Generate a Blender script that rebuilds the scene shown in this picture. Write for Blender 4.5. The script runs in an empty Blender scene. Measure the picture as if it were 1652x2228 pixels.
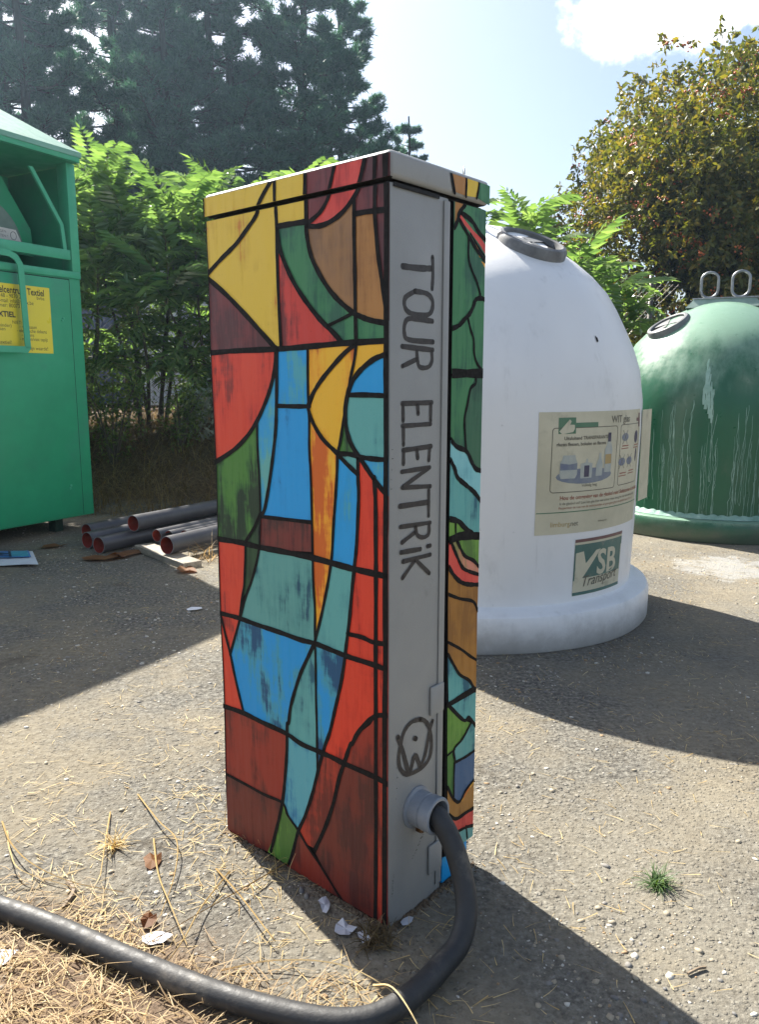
import bpy, bmesh, math, random
import numpy as np
from math import sin, cos, pi, radians, sqrt
from mathutils import Vector, Matrix
from mathutils.geometry import tessellate_polygon

SC = bpy.context.scene
COL = SC.collection
# ---------------------------------------------------------------- camera
cam = bpy.data.cameras.new('camera')
camo = bpy.data.objects.new('camera', cam); COL.objects.link(camo)
camo.location = (0, 0, 1.0)
camo.rotation_euler = (radians(90 - 9.62), 0, 0)
cam.sensor_fit = 'HORIZONTAL'; cam.sensor_width = 36.0
cam.lens = 36.0 * 1692.4 / 1652.0
cam.clip_start = 0.05; cam.clip_end = 2000
SC.camera = camo
# ---------------------------------------------------------------- sun, sky, exposure
SUN_AZ = Vector((-0.59, 0.807, 0)).normalized()      # horizontal direction towards the sun
SUN_EL = radians(45.0)
SUN = Vector((SUN_AZ.x * cos(SUN_EL), SUN_AZ.y * cos(SUN_EL), sin(SUN_EL)))
sl = bpy.data.lights.new('sun', 'SUN'); sl.energy = 5.0; sl.angle = radians(0.55); sl.color = (1.0, 0.95, 0.86)
slo = bpy.data.objects.new('sun', sl); COL.objects.link(slo)
slo.rotation_euler = (-SUN).to_track_quat('-Z', 'Y').to_euler(); slo.location = (0, 0, 20)
SC.view_settings.view_transform = 'Standard'; SC.view_settings.look = 'None'
SC.view_settings.gamma = 1.0; SC.view_settings.exposure = 1.65
SC.view_settings.use_curve_mapping = False
SC.cycles.use_denoising = True
SC.cycles.max_bounces = 8; SC.cycles.transparent_max_bounces = 8
SC.cycles.caustics_reflective = False; SC.cycles.caustics_refractive = False
SC.cycles.sample_clamp_indirect = 6.0

W = bpy.data.worlds.new('World'); SC.world = W; W.use_nodes = True
nt = W.node_tree; nt.nodes.clear()
def N(tree, typ, **kw):
    n = tree.nodes.new(typ)
    for k, v in kw.items():
        if k == 'inp':
            for kk, vv in v.items(): n.inputs[kk].default_value = vv
        else: setattr(n, k, v)
    return n
sky = N(nt, 'ShaderNodeTexSky', sky_type='NISHITA', sun_disc=False, sun_elevation=SUN_EL,
        sun_rotation=math.atan2(SUN_AZ.x, SUN_AZ.y), altitude=50, air_density=1.0, dust_density=2.6, ozone_density=1.0)
bg = N(nt, 'ShaderNodeBackground', inp={'Strength': 0.062})
out = N(nt, 'ShaderNodeOutputWorld')
tc = N(nt, 'ShaderNodeTexCoord')
nz = N(nt, 'ShaderNodeTexNoise', inp={'Scale': 9.0, 'Detail': 9.0, 'Roughness': 0.62})
nt.links.new(tc.outputs['Generated'], nz.inputs['Vector'])
# small fair-weather clouds: centres spread round the sky, edges broken by noise
CLOUDS = [((0.262, 0.885, 0.392), 0.10), ((0.315, 0.872, 0.395), 0.10), ((0.378, 0.85, 0.385), 0.05), ((0.62, 0.68, 0.39), 0.14), ((-0.8, 0.3, 0.5), 0.2),
          ((0.8, -0.2, 0.55), 0.25), ((0.1, -0.8, 0.5), 0.3), ((-0.6, -0.6, 0.45), 0.22), ((0.9, 0.35, 0.28), 0.2), ((-0.95, -0.1, 0.25), 0.16)]
acc = None
for (d, r) in CLOUDS:
    dv = Vector(d).normalized()
    vm = N(nt, 'ShaderNodeVectorMath', operation='DISTANCE'); vm.inputs[1].default_value = dv
    nt.links.new(tc.outputs['Generated'], vm.inputs[0])
    mr = N(nt, 'ShaderNodeMapRange', inp={'From Min': 0.0, 'From Max': r, 'To Min': 1.0, 'To Max': 0.0})
    nt.links.new(vm.outputs['Value'], mr.inputs['Value'])
    if acc is None: acc = mr.outputs[0]
    else:
        mx = N(nt, 'ShaderNodeMath', operation='MAXIMUM'); nt.links.new(acc, mx.inputs[0]); nt.links.new(mr.outputs[0], mx.inputs[1]); acc = mx.outputs[0]
ad = N(nt, 'ShaderNodeMath', operation='MULTIPLY_ADD', inp={1: 1.5, 2: -0.75}); nt.links.new(nz.outputs['Fac'], ad.inputs[0])
sm = N(nt, 'ShaderNodeMath', operation='ADD'); nt.links.new(acc, sm.inputs[0]); nt.links.new(ad.outputs[0], sm.inputs[1])
cm = N(nt, 'ShaderNodeMapRange', interpolation_type='SMOOTHSTEP', inp={'From Min': 0.28, 'From Max': 0.52}); nt.links.new(sm.outputs[0], cm.inputs['Value'])
gate = N(nt, 'ShaderNodeMath', operation='MULTIPLY'); gt = N(nt, 'ShaderNodeMath', operation='GREATER_THAN', inp={1: 0.001})
nt.links.new(acc, gt.inputs[0]); nt.links.new(cm.outputs[0], gate.inputs[0]); nt.links.new(gt.outputs[0], gate.inputs[1])
mixc = N(nt, 'ShaderNodeMix', data_type='RGBA'); mixc.inputs[7].default_value = (11, 11.2, 11.6, 1)
nt.links.new(gate.outputs[0], mixc.inputs[0]); nt.links.new(sky.outputs[0], mixc.inputs[6])
nt.links.new(mixc.outputs[2], bg.inputs['Color']); nt.links.new(bg.outputs[0], out.inputs['Surface'])

# ---------------------------------------------------------------- helpers
rng = random.Random(7)
def lin(c):
    return tuple(((x / 255) / 12.92 if x / 255 <= 0.04045 else ((x / 255 + 0.055) / 1.055) ** 2.4) * 0.8 for x in c) + (1.0,)
def kd(o, label=None, cat=None, group=None, kind=None):
    if label: o['label'] = label
    if cat: o['category'] = cat
    if group: o['group'] = group
    if kind: o['kind'] = kind
    return o
def empty(name, loc=(0, 0, 0), rz=0.0, label=None, cat=None, group=None):
    o = bpy.data.objects.new(name, None); COL.objects.link(o)
    o.location = loc; o.rotation_euler = (0, 0, rz); o.empty_display_size = 0.1
    return kd(o, label, cat, group)
def mesh_obj(name, me, parent=None, loc=None):
    o = bpy.data.objects.new(name, me); COL.objects.link(o)
    if parent: o.parent = parent
    if loc is not None: o.location = loc
    return o
def addmats(me, mats):
    for m in (mats if isinstance(mats, (list, tuple)) else [mats]): me.materials.append(m)
def from_bm(name, bm, mats, parent=None, smooth=False, angle=None):
    bm.normal_update()
    me = bpy.data.meshes.new(name); bm.to_mesh(me); bm.free(); addmats(me, mats)
    if smooth:
        me.polygons.foreach_set('use_smooth', [True] * len(me.polygons))
        if angle:
            me.set_sharp_from_angle(angle=angle)
    return mesh_obj(name, me, parent)
def from_py(name, v, f, mats, parent=None, mi=None, smooth=False):
    me = bpy.data.meshes.new(name); me.from_pydata([tuple(x) for x in v], [], f); addmats(me, mats)
    if mi: me.polygons.foreach_set('material_index', mi)
    if smooth: me.polygons.foreach_set('use_smooth', [True] * len(me.polygons))
    me.update()
    return mesh_obj(name, me, parent)
def np_mesh(name, V, F, mats, mi=None, smooth=False):
    """V (n,3), F (m,3 or 4) numpy arrays -> mesh"""
    me = bpy.data.meshes.new(name); V = np.asarray(V, np.float32); F = np.asarray(F, np.int32)
    k = F.shape[1]
    me.vertices.add(len(V)); me.vertices.foreach_set('co', V.ravel())
    me.loops.add(F.size); me.loops.foreach_set('vertex_index', F.ravel())
    me.polygons.add(len(F)); me.polygons.foreach_set('loop_start', np.arange(0, F.size, k, dtype=np.int32))
    addmats(me, mats)
    if mi is not None: me.polygons.foreach_set('material_index', np.asarray(mi, np.int32))
    if smooth: me.polygons.foreach_set('use_smooth', np.ones(len(F), bool))
    me.update(calc_edges=True); me.validate()
    return me
def box(bm, x0, x1, y0, y1, z0, z1, bev=0.0, seg=2, mi=0):
    vs = [bm.verts.new(p) for p in ((x0, y0, z0), (x1, y0, z0), (x1, y1, z0), (x0, y1, z0), (x0, y0, z1), (x1, y0, z1), (x1, y1, z1), (x0, y1, z1))]
    fs = [bm.faces.new([vs[i] for i in q]) for q in ((3, 2, 1, 0), (4, 5, 6, 7), (0, 1, 5, 4), (1, 2, 6, 5), (2, 3, 7, 6), (3, 0, 4, 7))]
    for f in fs: f.material_index = mi
    if bev > 0:
        es = list({e for f in fs for e in f.edges})
        bmesh.ops.bevel(bm, geom=es, offset=bev, segments=seg, affect='EDGES', profile=0.5)
    return fs
def boxo(name, parent, m, x0, x1, y0, y1, z0, z1, bev=0.003, seg=2):
    bm = bmesh.new(); box(bm, x0, x1, y0, y1, z0, z1, bev, seg)
    return from_bm(name, bm, m, parent, smooth=bev > 0, angle=radians(40))
def crom(P, n=6):
    """Catmull-Rom through points"""
    P = [Vector(p) for p in P]; o = []
    for i in range(len(P) - 1):
        p0 = P[i - 1] if i else P[0] * 2 - P[1]; p1 = P[i]; p2 = P[i + 1]; p3 = P[i + 2] if i + 2 < len(P) else P[i + 1] * 2 - P[i]
        for k in range(n):
            t = k / n
            o.append(0.5 * ((2 * p1) + (p2 - p0) * t + (2 * p0 - 5 * p1 + 4 * p2 - p3) * t * t + (3 * p1 - p0 - 3 * p2 + p3) * t ** 3))
    o.append(P[-1]); return o
def tube(V, F, pts, rad, k=6, cap=True):
    """append a tube to lists V,F; rad number or list"""
    pts = [Vector(p) for p in pts]; b0 = len(V); n = len(pts)
    up = Vector((0, 0, 1)); prev = None
    for i, p in enumerate(pts):
        t = (pts[min(i + 1, n - 1)] - pts[max(i - 1, 0)])
        if t.length < 1e-9: t = Vector((0, 0, 1))
        t.normalize()
        if prev is None:
            s = t.cross(up)
            if s.length < 1e-3: s = t.cross(Vector((1, 0, 0)))
        else: s = prev - t * prev.dot(t)
        s.normalize(); prev = s; u = s.cross(t)
        r = rad[i] if isinstance(rad, (list, tuple)) else rad
        for j in range(k):
            a = 2 * pi * j / k; V.append(p + s * (r * cos(a)) + u * (r * sin(a)))
    for i in range(n - 1):
        for j in range(k):
            a = b0 + i * k + j; b = b0 + i * k + (j + 1) % k
            F.append((a, b, b + k, a + k))
    if cap:
        F.append(tuple(b0 + j for j in range(k - 1, -1, -1))); F.append(tuple(b0 + (n - 1) * k + j for j in range(k)))
def lathe(V, F, prof, k=64, closed=False):
    b0 = len(V)
    for (r, z) in prof:
        for j in range(k):
            a = 2 * pi * j / k; V.append(Vector((r * cos(a), r * sin(a), z)))
    for i in range(len(prof) - 1):
        for j in range(k):
            a = b0 + i * k + j; b = b0 + i * k + (j + 1) % k
            F.append((a, b, b + k, a + k))

# ---------------------------------------------------------------- materials
def new_mat(name):
    m = bpy.data.materials.new(name); m.use_nodes = True; t = m.node_tree; t.nodes.clear()
    o = N(t, 'ShaderNodeOutputMaterial'); p = N(t, 'ShaderNodeBsdfPrincipled'); t.links.new(p.outputs[0], o.inputs[0])
    return m, t, p, o
def noise(t, scale=5, detail=5, rough=0.6, stretch=(1, 1, 1), coord='Object', off=(0, 0, 0)):
    c = N(t, 'ShaderNodeTexCoord'); mp = N(t, 'ShaderNodeMapping'); mp.inputs['Scale'].default_value = stretch; mp.inputs['Location'].default_value = off
    n = N(t, 'ShaderNodeTexNoise', inp={'Scale': scale, 'Detail': detail, 'Roughness': rough})
    t.links.new(c.outputs[coord], mp.inputs[0]); t.links.new(mp.outputs[0], n.inputs['Vector']); return n.outputs['Fac']
def ramp(t, fac, stops):
    r = N(t, 'ShaderNodeValToRGB'); e = r.color_ramp.elements
    while len(e) < len(stops): e.new(0.5)
    for el, (p, c) in zip(e, stops): el.position = p; el.color = c if len(c) == 4 else tuple(c) + (1,)
    t.links.new(fac, r.inputs[0]); return r.outputs[0]
def mapr(t, fac, a, b, c=0.0, d=1.0, smooth=True):
    m = N(t, 'ShaderNodeMapRange', inp={'From Min': a, 'From Max': b, 'To Min': c, 'To Max': d})
    if smooth: m.interpolation_type = 'SMOOTHSTEP'
    t.links.new(fac, m.inputs['Value']); return m.outputs[0]
def mixc_(t, fac, a, b, mode='MIX'):
    m = N(t, 'ShaderNodeMix', data_type='RGBA', blend_type=mode)
    for s, v in ((0, fac), (6, a), (7, b)):
        if hasattr(v, 'links'): t.links.new(v, m.inputs[s])
        else: m.inputs[s].default_value = v
    return m.outputs[2]
def mathn(t, op, a, b=None):
    m = N(t, 'ShaderNodeMath', operation=op)
    for s, v in ((0, a), (1, b)):
        if v is None: continue
        if hasattr(v, 'links'): t.links.new(v, m.inputs[s])
        else: m.inputs[s].default_value = v
    return m.outputs[0]
def bump(t, p, h, strength=0.3, dist=0.01):
    b = N(t, 'ShaderNodeBump', inp={'Strength': strength, 'Distance': dist}); t.links.new(h, b.inputs['Height']); t.links.new(b.outputs[0], p.inputs['Normal'])
def paint(name, c1, c2=None, c3=None, rough=0.5, scale=6, stretch=(1, 1, 1), lo=0.35, hi=0.65, bmp=0.1, bs=120, metal=0.0, spec=0.5, dirt=None, dlo=.55, dhi=.75, dscale=3, off=(0, 0, 0)):
    m, t, p, o = new_mat(name); c1 = lin(c1); c2 = lin(c2) if c2 else tuple(x * 0.82 for x in c1[:3]) + (1,)
    stops = [(lo, c1), (hi, c2)] if not c3 else [(lo, c1), ((lo + hi) / 2, c2), (hi, lin(c3))]
    col = ramp(t, noise(t, scale, 6, 0.62, stretch, off=off), stops)
    if dirt:
        col = mixc_(t, mapr(t, noise(t, dscale, 8, 0.7, off=(3, 1, 2)), dlo, dhi), col, lin(dirt))
    t.links.new(col, p.inputs['Base Color']); p.inputs['Metallic'].default_value = metal
    p.inputs['Specular IOR Level'].default_value = spec
    rv = mapr(t, noise(t, scale * 4, 4, 0.6), 0.3, 0.7, rough * 0.85, min(1, rough * 1.15)); t.links.new(rv, p.inputs['Roughness'])
    if bmp: bump(t, p, noise(t, bs, 4, 0.6), bmp, 0.004)
    return m
def leafmat(name, c1, c2, c3, trans=0.5, rough=0.45, scale=3.0, tcol=None, spec=0.4):
    m, t, p, o = new_mat(name)
    gi = N(t, 'ShaderNodeNewGeometry'); oi = N(t, 'ShaderNodeObjectInfo')
    a = mathn(t, 'ADD', gi.outputs['Random Per Island'], oi.outputs['Random']); a = mathn(t, 'FRACT', a)
    a = mathn(t, 'ADD', mathn(t, 'MULTIPLY', a, 0.6), mathn(t, 'MULTIPLY', noise(t, scale, 3), 0.5))
    col = ramp(t, a, [(0.2, lin(c1)), (0.55, lin(c2)), (0.9, lin(c3))])
    t.links.new(col, p.inputs['Base Color']); p.inputs['Roughness'].default_value = rough; p.inputs['Specular IOR Level'].default_value = spec
    tr = N(t, 'ShaderNodeBsdfTranslucent')
    tc_ = mixc_(t, 1.0, col, lin(tcol or (235, 245, 120)), 'MULTIPLY')
    tc_ = mixc_(t, 1.0, tc_, (2.0, 2.0, 1.9, 1), 'MULTIPLY')
    t.links.new(tc_, tr.inputs['Color'])
    mx = N(t, 'ShaderNodeMixShader', inp={0: trans}); t.links.new(p.outputs[0], mx.inputs[1]); t.links.new(tr.outputs[0], mx.inputs[2]); t.links.new(mx.outputs[0], o.inputs[0])
    return m

# ================================================================ the setting: ground sheet
def smooth(a, b, x):
    t = min(1, max(0, (x - a) / (b - a))); return t * t * (3 - 2 * t)
def wob(x, y):
    return sin(x * 1.7 + 0.3) * cos(y * 1.3 + 1.1) * 0.5 + sin(x * 4.1 + y * 2.3) * 0.25 + cos(x * 2.9 - y * 5.3 + 2) * 0.25
def bank_edge(x):
    return 5.55 + 0.95 * smooth(-1.4, -0.6, x) + 0.5 * smooth(0.5, 2.0, x) + 0.12 * sin(x * 2.1)
def ground_z(x, y):
    e = bank_edge(x); b = smooth(e, e + 2.0, y)
    z = b * (0.55 + 0.05 * wob(x * 0.9, y * 0.9)) + 0.006 * wob(x * 1.6, y * 1.6) * (1 - b)
    z += 0.03 * b * wob(x * 3.1, y * 2.7)
    return z
def graded(lo, hi, c0, c1, step, grow=1.14):
    a = list(np.arange(c0, c1 + 1e-6, step)); s = step; x = c1
    while x < hi: s *= grow; x += s; a.append(x)
    s = step; x = c0
    while x > lo: s *= grow; x -= s; a.insert(0, x)
    return a
xs = graded(-300, 300, -4.2, 4.2, 0.06); ys = graded(-60, 400, 0.5, 9.0, 0.06)
V = [(x, y, ground_z(x, y)) for y in ys for x in xs]; nx = len(xs)
F = [(j * nx + i, j * nx + i + 1, (j + 1) * nx + i + 1, (j + 1) * nx + i) for j in range(len(ys) - 1) for i in range(nx - 1)]
def ground_mat():
    m, t, p, o = new_mat('weathered_asphalt')
    geo = N(t, 'ShaderNodeNewGeometry'); pos = geo.outputs['Position']
    def nz_(scale, det=6, r=0.62, off=(0, 0, 0)):
        mp = N(t, 'ShaderNodeMapping'); mp.inputs['Location'].default_value = off
        n = N(t, 'ShaderNodeTexNoise', inp={'Scale': scale, 'Detail': det, 'Roughness': r}); t.links.new(pos, mp.inputs[0]); t.links.new(mp.outputs[0], n.inputs['Vector']); return n.outputs['Fac']
    grit = ramp(t, nz_(70, 6, 0.75), [(0.32, lin((58, 55, 52))), (0.46, lin((132, 126, 115))), (0.58, lin((172, 165, 150))), (0.70, lin((222, 216, 200)))])
    dust = ramp(t, nz_(45, 8, 0.75, (5, 2, 0)), [(0.3, lin((134, 121, 101))), (0.55, lin((184, 170, 144))), (0.75, lin((208, 196, 172)))])
    col = mixc_(t, mapr(t, nz_(1.3, 8, 0.65), 0.42, 0.62), grit, dust)
    # exposed aggregate
    vo = N(t, 'ShaderNodeTexVoronoi', inp={'Scale': 85.0, 'Randomness': 1.0}); t.links.new(pos, vo.inputs['Vector'])
    st = ramp(t, vo.outputs['Color'], [(0.1, lin((84, 80, 76))), (0.5, lin((152, 143, 128))), (0.9, lin((205, 197, 182)))])
    core = mapr(t, vo.outputs['Distance'], 0.38, 0.2)
    sel = mathn(t, 'MULTIPLY', core, mapr(t, nz_(6, 4, 0.6, (9, 9, 0)), 0.42, 0.6))
    col = mixc_(t, mathn(t, 'MULTIPLY', sel, 0.8), col, st)
    vo2 = N(t, 'ShaderNodeTexVoronoi', inp={'Scale': 38.0, 'Randomness': 1.0}); t.links.new(pos, vo2.inputs['Vector'])
    st2 = ramp(t, vo2.outputs['Color'], [(0.1, lin((96, 92, 88))), (0.5, lin((164, 154, 138))), (0.9, lin((214, 206, 192)))])
    core2 = mapr(t, vo2.outputs['Distance'], 0.30, 0.18)
    sel2 = mathn(t, 'MULTIPLY', core2, mapr(t, nz_(3.1, 5, 0.65, (4, 6, 0)), 0.50, 0.62))
    col = mixc_(t, mathn(t, 'MULTIPLY', sel2, 0.7), col, st2)
    # dark tar blots and pits
    col = mixc_(t, mathn(t, 'MULTIPLY', mapr(t, nz_(9, 8, 0.7, (1, 7, 3)), 0.60, 0.72), 0.55), col, lin((74, 66, 58)))
    # damp moss and dirt stains, drifted sand
    col = mixc_(t, mathn(t, 'MULTIPLY', mapr(t, nz_(3.2, 9, 0.72, (6, 1, 3)), 0.56, 0.70), 0.6), col, lin((104, 92, 74)))
    col = mixc_(t, mathn(t, 'MULTIPLY', mapr(t, nz_(0.55, 7, 0.6, (2, 5, 0)), 0.47, 0.66), 0.5), col, lin((196, 184, 160)))
    # earth: bank behind the car park, and the bare verge at the foot of the cable
    sx = N(t, 'ShaderNodeSeparateXYZ'); t.links.new(pos, sx.inputs[0])
    soil = ramp(t, nz_(28, 8, 0.75, (2, 2, 2)), [(0.3, lin((72, 55, 38))), (0.5, lin((124, 97, 66))), (0.7, lin((168, 138, 97)))])
    bk = mapr(t, sx.outputs[2], 0.03, 0.10)
    dv = N(t, 'ShaderNodeVectorMath', operation='DISTANCE'); dv.inputs[1].default_value = (-0.62, 0.86, 0); t.links.new(pos, dv.inputs[0])
    vg = mathn(t, 'ADD', dv.outputs['Value'], mathn(t, 'MULTIPLY', nz_(5, 6, 0.7), 0.30))
    vg = mapr(t, vg, 0.72, 0.52)
    soil2 = ramp(t, nz_(60, 8, 0.75, (2, 8, 2)), [(0.3, lin((96, 74, 58))), (0.5, lin((150, 122, 96))), (0.7, lin((190, 164, 132)))])
    col = mixc_(t, mathn(t, 'MULTIPLY', vg, 0.85), col, soil2)
    col = mixc_(t, bk, col, soil)
    # white splash of spilt powder beside the bins
    sp = N(t, 'ShaderNodeVectorMath', operation='DISTANCE'); sp.inputs[1].default_value = (1.9, 4.1, 0); t.links.new(pos, sp.inputs[0])
    sm_ = mapr(t, mathn(t, 'ADD', sp.outputs['Value'], mathn(t, 'MULTIPLY', nz_(7, 8, 0.75, (4, 4, 4)), 1.2)), 0.95, 0.72)
    col = mixc_(t, mathn(t, 'MULTIPLY', sm_, 0.5), col, lin((232, 230, 224)))
    col = mixc_(t, 1.0, col, (.55, .57, .60, 1), 'MULTIPLY')
    t.links.new(col, p.inputs['Base Color']); p.inputs['Roughness'].default_value = 0.92; p.inputs['Specular IOR Level'].default_value = 0.2
    h = mathn(t, 'ADD', mathn(t, 'MULTIPLY', nz_(110, 6, 0.7), 0.6), mathn(t, 'ADD', mathn(t, 'MULTIPLY', core, 0.25), mathn(t, 'MULTIPLY', sel2, 0.5)))
    bump(t, p, h, 1.0, 0.009)
    return m
ground = from_py('ground', V, F, ground_mat(), smooth=True); kd(ground, kind='structure')

# bluish volume added to lift the pines and whiten the sky like lens veil
def added_haze(density):
    x0, x1, y0, y1 = min(xs) - 5, max(xs) + 5, min(ys) - 5, max(ys) + 5
    m = bpy.data.materials.new('added_haze_mat'); m.use_nodes = True; t = m.node_tree; t.nodes.clear()
    o = N(t, 'ShaderNodeOutputMaterial'); pv = N(t, 'ShaderNodeVolumePrincipled', inp={'Density': density, 'Anisotropy': 0.6}); pv.inputs['Color'].default_value = (.55, .78, 1, 1)
    t.links.new(pv.outputs[0], o.inputs['Volume'])
    bm = bmesh.new(); box(bm, x0, x1, y0, y1, -1.0, 16.5)
    kd(from_bm('added_haze', bm, m), kind='stuff')
added_haze(0.0013)

# ================================================================ painted electricity cabinet
YAW = 0.71752; CW, CD, CH, CL = 0.4767, 0.2756, 1.3576, 1.315
CORNER = Vector((0.01708, 1.29521, 0.0))
cab = empty('electricity_cabinet', CORNER, -YAW, 'tall grey cabinet painted like stained glass, lettered TOUR ELENTRIK on its narrow side', 'cabinet')
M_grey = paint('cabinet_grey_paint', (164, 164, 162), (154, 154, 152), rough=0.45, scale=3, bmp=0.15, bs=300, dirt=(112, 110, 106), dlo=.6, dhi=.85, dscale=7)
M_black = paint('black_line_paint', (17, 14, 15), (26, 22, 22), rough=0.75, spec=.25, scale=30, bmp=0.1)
M_lid = paint('sunlit_top_paint', (206, 206, 202), (168, 168, 164), rough=0.5, scale=30, bmp=0.4, bs=200)  # weathered lid top, paled further to carry the sunlit shoulder
M_dark = paint('dark_gap', (22, 22, 24), rough=0.8)
M_flake = paint('bare_metal_flake', (190, 184, 172), rough=0.6)
SX = (1, 1, 0.12)
PAL = {  # each: colours mixed by vertical brush marks
 'yellow': ((222, 186, 62), (212, 174, 56), (198, 124, 50), .52, .86), 'yellow2': ((232, 176, 44), (224, 160, 40), (196, 110, 30), .5, .85),
 'amber': ((236, 178, 44), (230, 158, 36), (196, 104, 32), .42, .75), 'amber2': ((238, 180, 46), (232, 150, 34), (206, 98, 28), .36, .66),
 'maroon': ((112, 48, 50), (98, 44, 48), (84, 42, 46), .4, .65), 'maroon2': ((112, 44, 40), (88, 38, 36), (66, 34, 34), .4, .65),
 'coral': ((214, 76, 66), (206, 66, 58), (180, 54, 50), .4, .75), 'brown': ((150, 108, 66), (140, 102, 66), (128, 94, 64), .4, .7), 'tan': ((170, 118, 60), (160, 110, 56), (146, 98, 50), .4, .7),
 'green1': ((58, 122, 78), (48, 110, 74), (40, 92, 70), .4, .7), 'green2': ((70, 122, 48), (48, 96, 42), (22, 50, 30), .38, .68), 'green3': ((104, 148, 58), (92, 136, 52), (74, 112, 48), .4, .7),
 'greendk': ((34, 70, 40), (28, 60, 36), (22, 44, 30), .4, .7), 'greendk2': ((50, 100, 74), (44, 90, 68), (40, 78, 62), .4, .7),
 'red': ((214, 66, 42), (204, 58, 40), (138, 44, 38), .44, .80), 'redb': ((218, 62, 38), (206, 54, 34), (150, 40, 30), .46, .82), 'redstreak': ((196, 58, 48), (160, 50, 46), (112, 42, 42), .38, .65),
 'rust': ((150, 48, 34), (126, 42, 32), (100, 36, 30), .4, .66), 'rust2': ((176, 56, 36), (142, 46, 34), (110, 38, 30), .4, .66), 'rustdk': ((112, 44, 34), (96, 40, 34), (80, 36, 32), .4, .66), 'rustdk2': ((130, 46, 34), (112, 42, 34), (92, 38, 32), .4, .66),
 'blue': ((30, 152, 214), (38, 148, 204), (74, 160, 176), .46, .78), 'bluedk': ((30, 150, 214), (34, 142, 204), (18, 72, 116), .50, .80), 'bluedk2': ((92, 166, 176), (50, 122, 160), (28, 80, 120), .30, .66),
 'skyteal': ((44, 152, 206), (74, 162, 186), (98, 168, 162), .36, .64), 'teal': ((94, 164, 160), (84, 150, 150), (40, 94, 112), .46, .78), 'tealdk': ((94, 156, 150), (82, 144, 140), (34, 80, 100), .48, .82),
 'blueteal': ((28, 146, 208), (66, 150, 170), (24, 78, 116), .40, .74), 'cyan': ((132, 194, 198), (120, 184, 190), (108, 170, 178), .4, .7), 'navy': ((58, 92, 128), (50, 82, 116), (44, 72, 104), .4, .7),
 'pink': ((206, 132, 110), (176, 128, 92), (132, 128, 78), .4, .66), 'ochre': ((164, 112, 46), (154, 104, 42), (138, 92, 40), .4, .7)}
def pig(c): return tuple(min(.85, x * 1.3) for x in lin(c)[:3]) + (1,)
def brushed(name, c1, c2, c3, lo, hi, off):
    m, t, p, o = new_mat(name)
    n1 = noise(t, 13, 4, .55, (1, 1, .45), off=off); n2 = noise(t, 85, 5, .7, (1, 1, .09), off=off); n3 = noise(t, 60, 4, .6, (.25, .25, 1), off=off)
    fac = mathn(t, 'ADD', mathn(t, 'MULTIPLY', n1, .62), mathn(t, 'ADD', mathn(t, 'MULTIPLY', n2, .28), mathn(t, 'MULTIPLY', n3, .10)))
    fac = mathn(t, 'ADD', mathn(t, 'MULTIPLY', mathn(t, 'SUBTRACT', fac, .5), 2.3), .5)
    col = ramp(t, fac, [(lo + .02, pig(c1)), ((lo + hi) / 2, pig(c2)), (hi - .06, pig(c3))])
    col = mixc_(t, mathn(t, 'MULTIPLY', mapr(t, noise(t, 210, 4, .7, off=off), .62, .75), .35), col, lin(tuple(x * .45 for x in c3)))
    t.links.new(col, p.inputs['Base Color']); t.links.new(mapr(t, n2, .3, .7, .38, .62), p.inputs['Roughness']); p.inputs['Specular IOR Level'].default_value = .4
    bump(t, p, n2, .25, .002); return m
PM = {}
for i, (k_, (c1, c2, c3, lo, hi)) in enumerate(PAL.items()):
    PM[k_] = brushed('mural_' + k_, c1, c2, c3, lo, hi, (i * .37, i * .53, i * .11))
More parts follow.
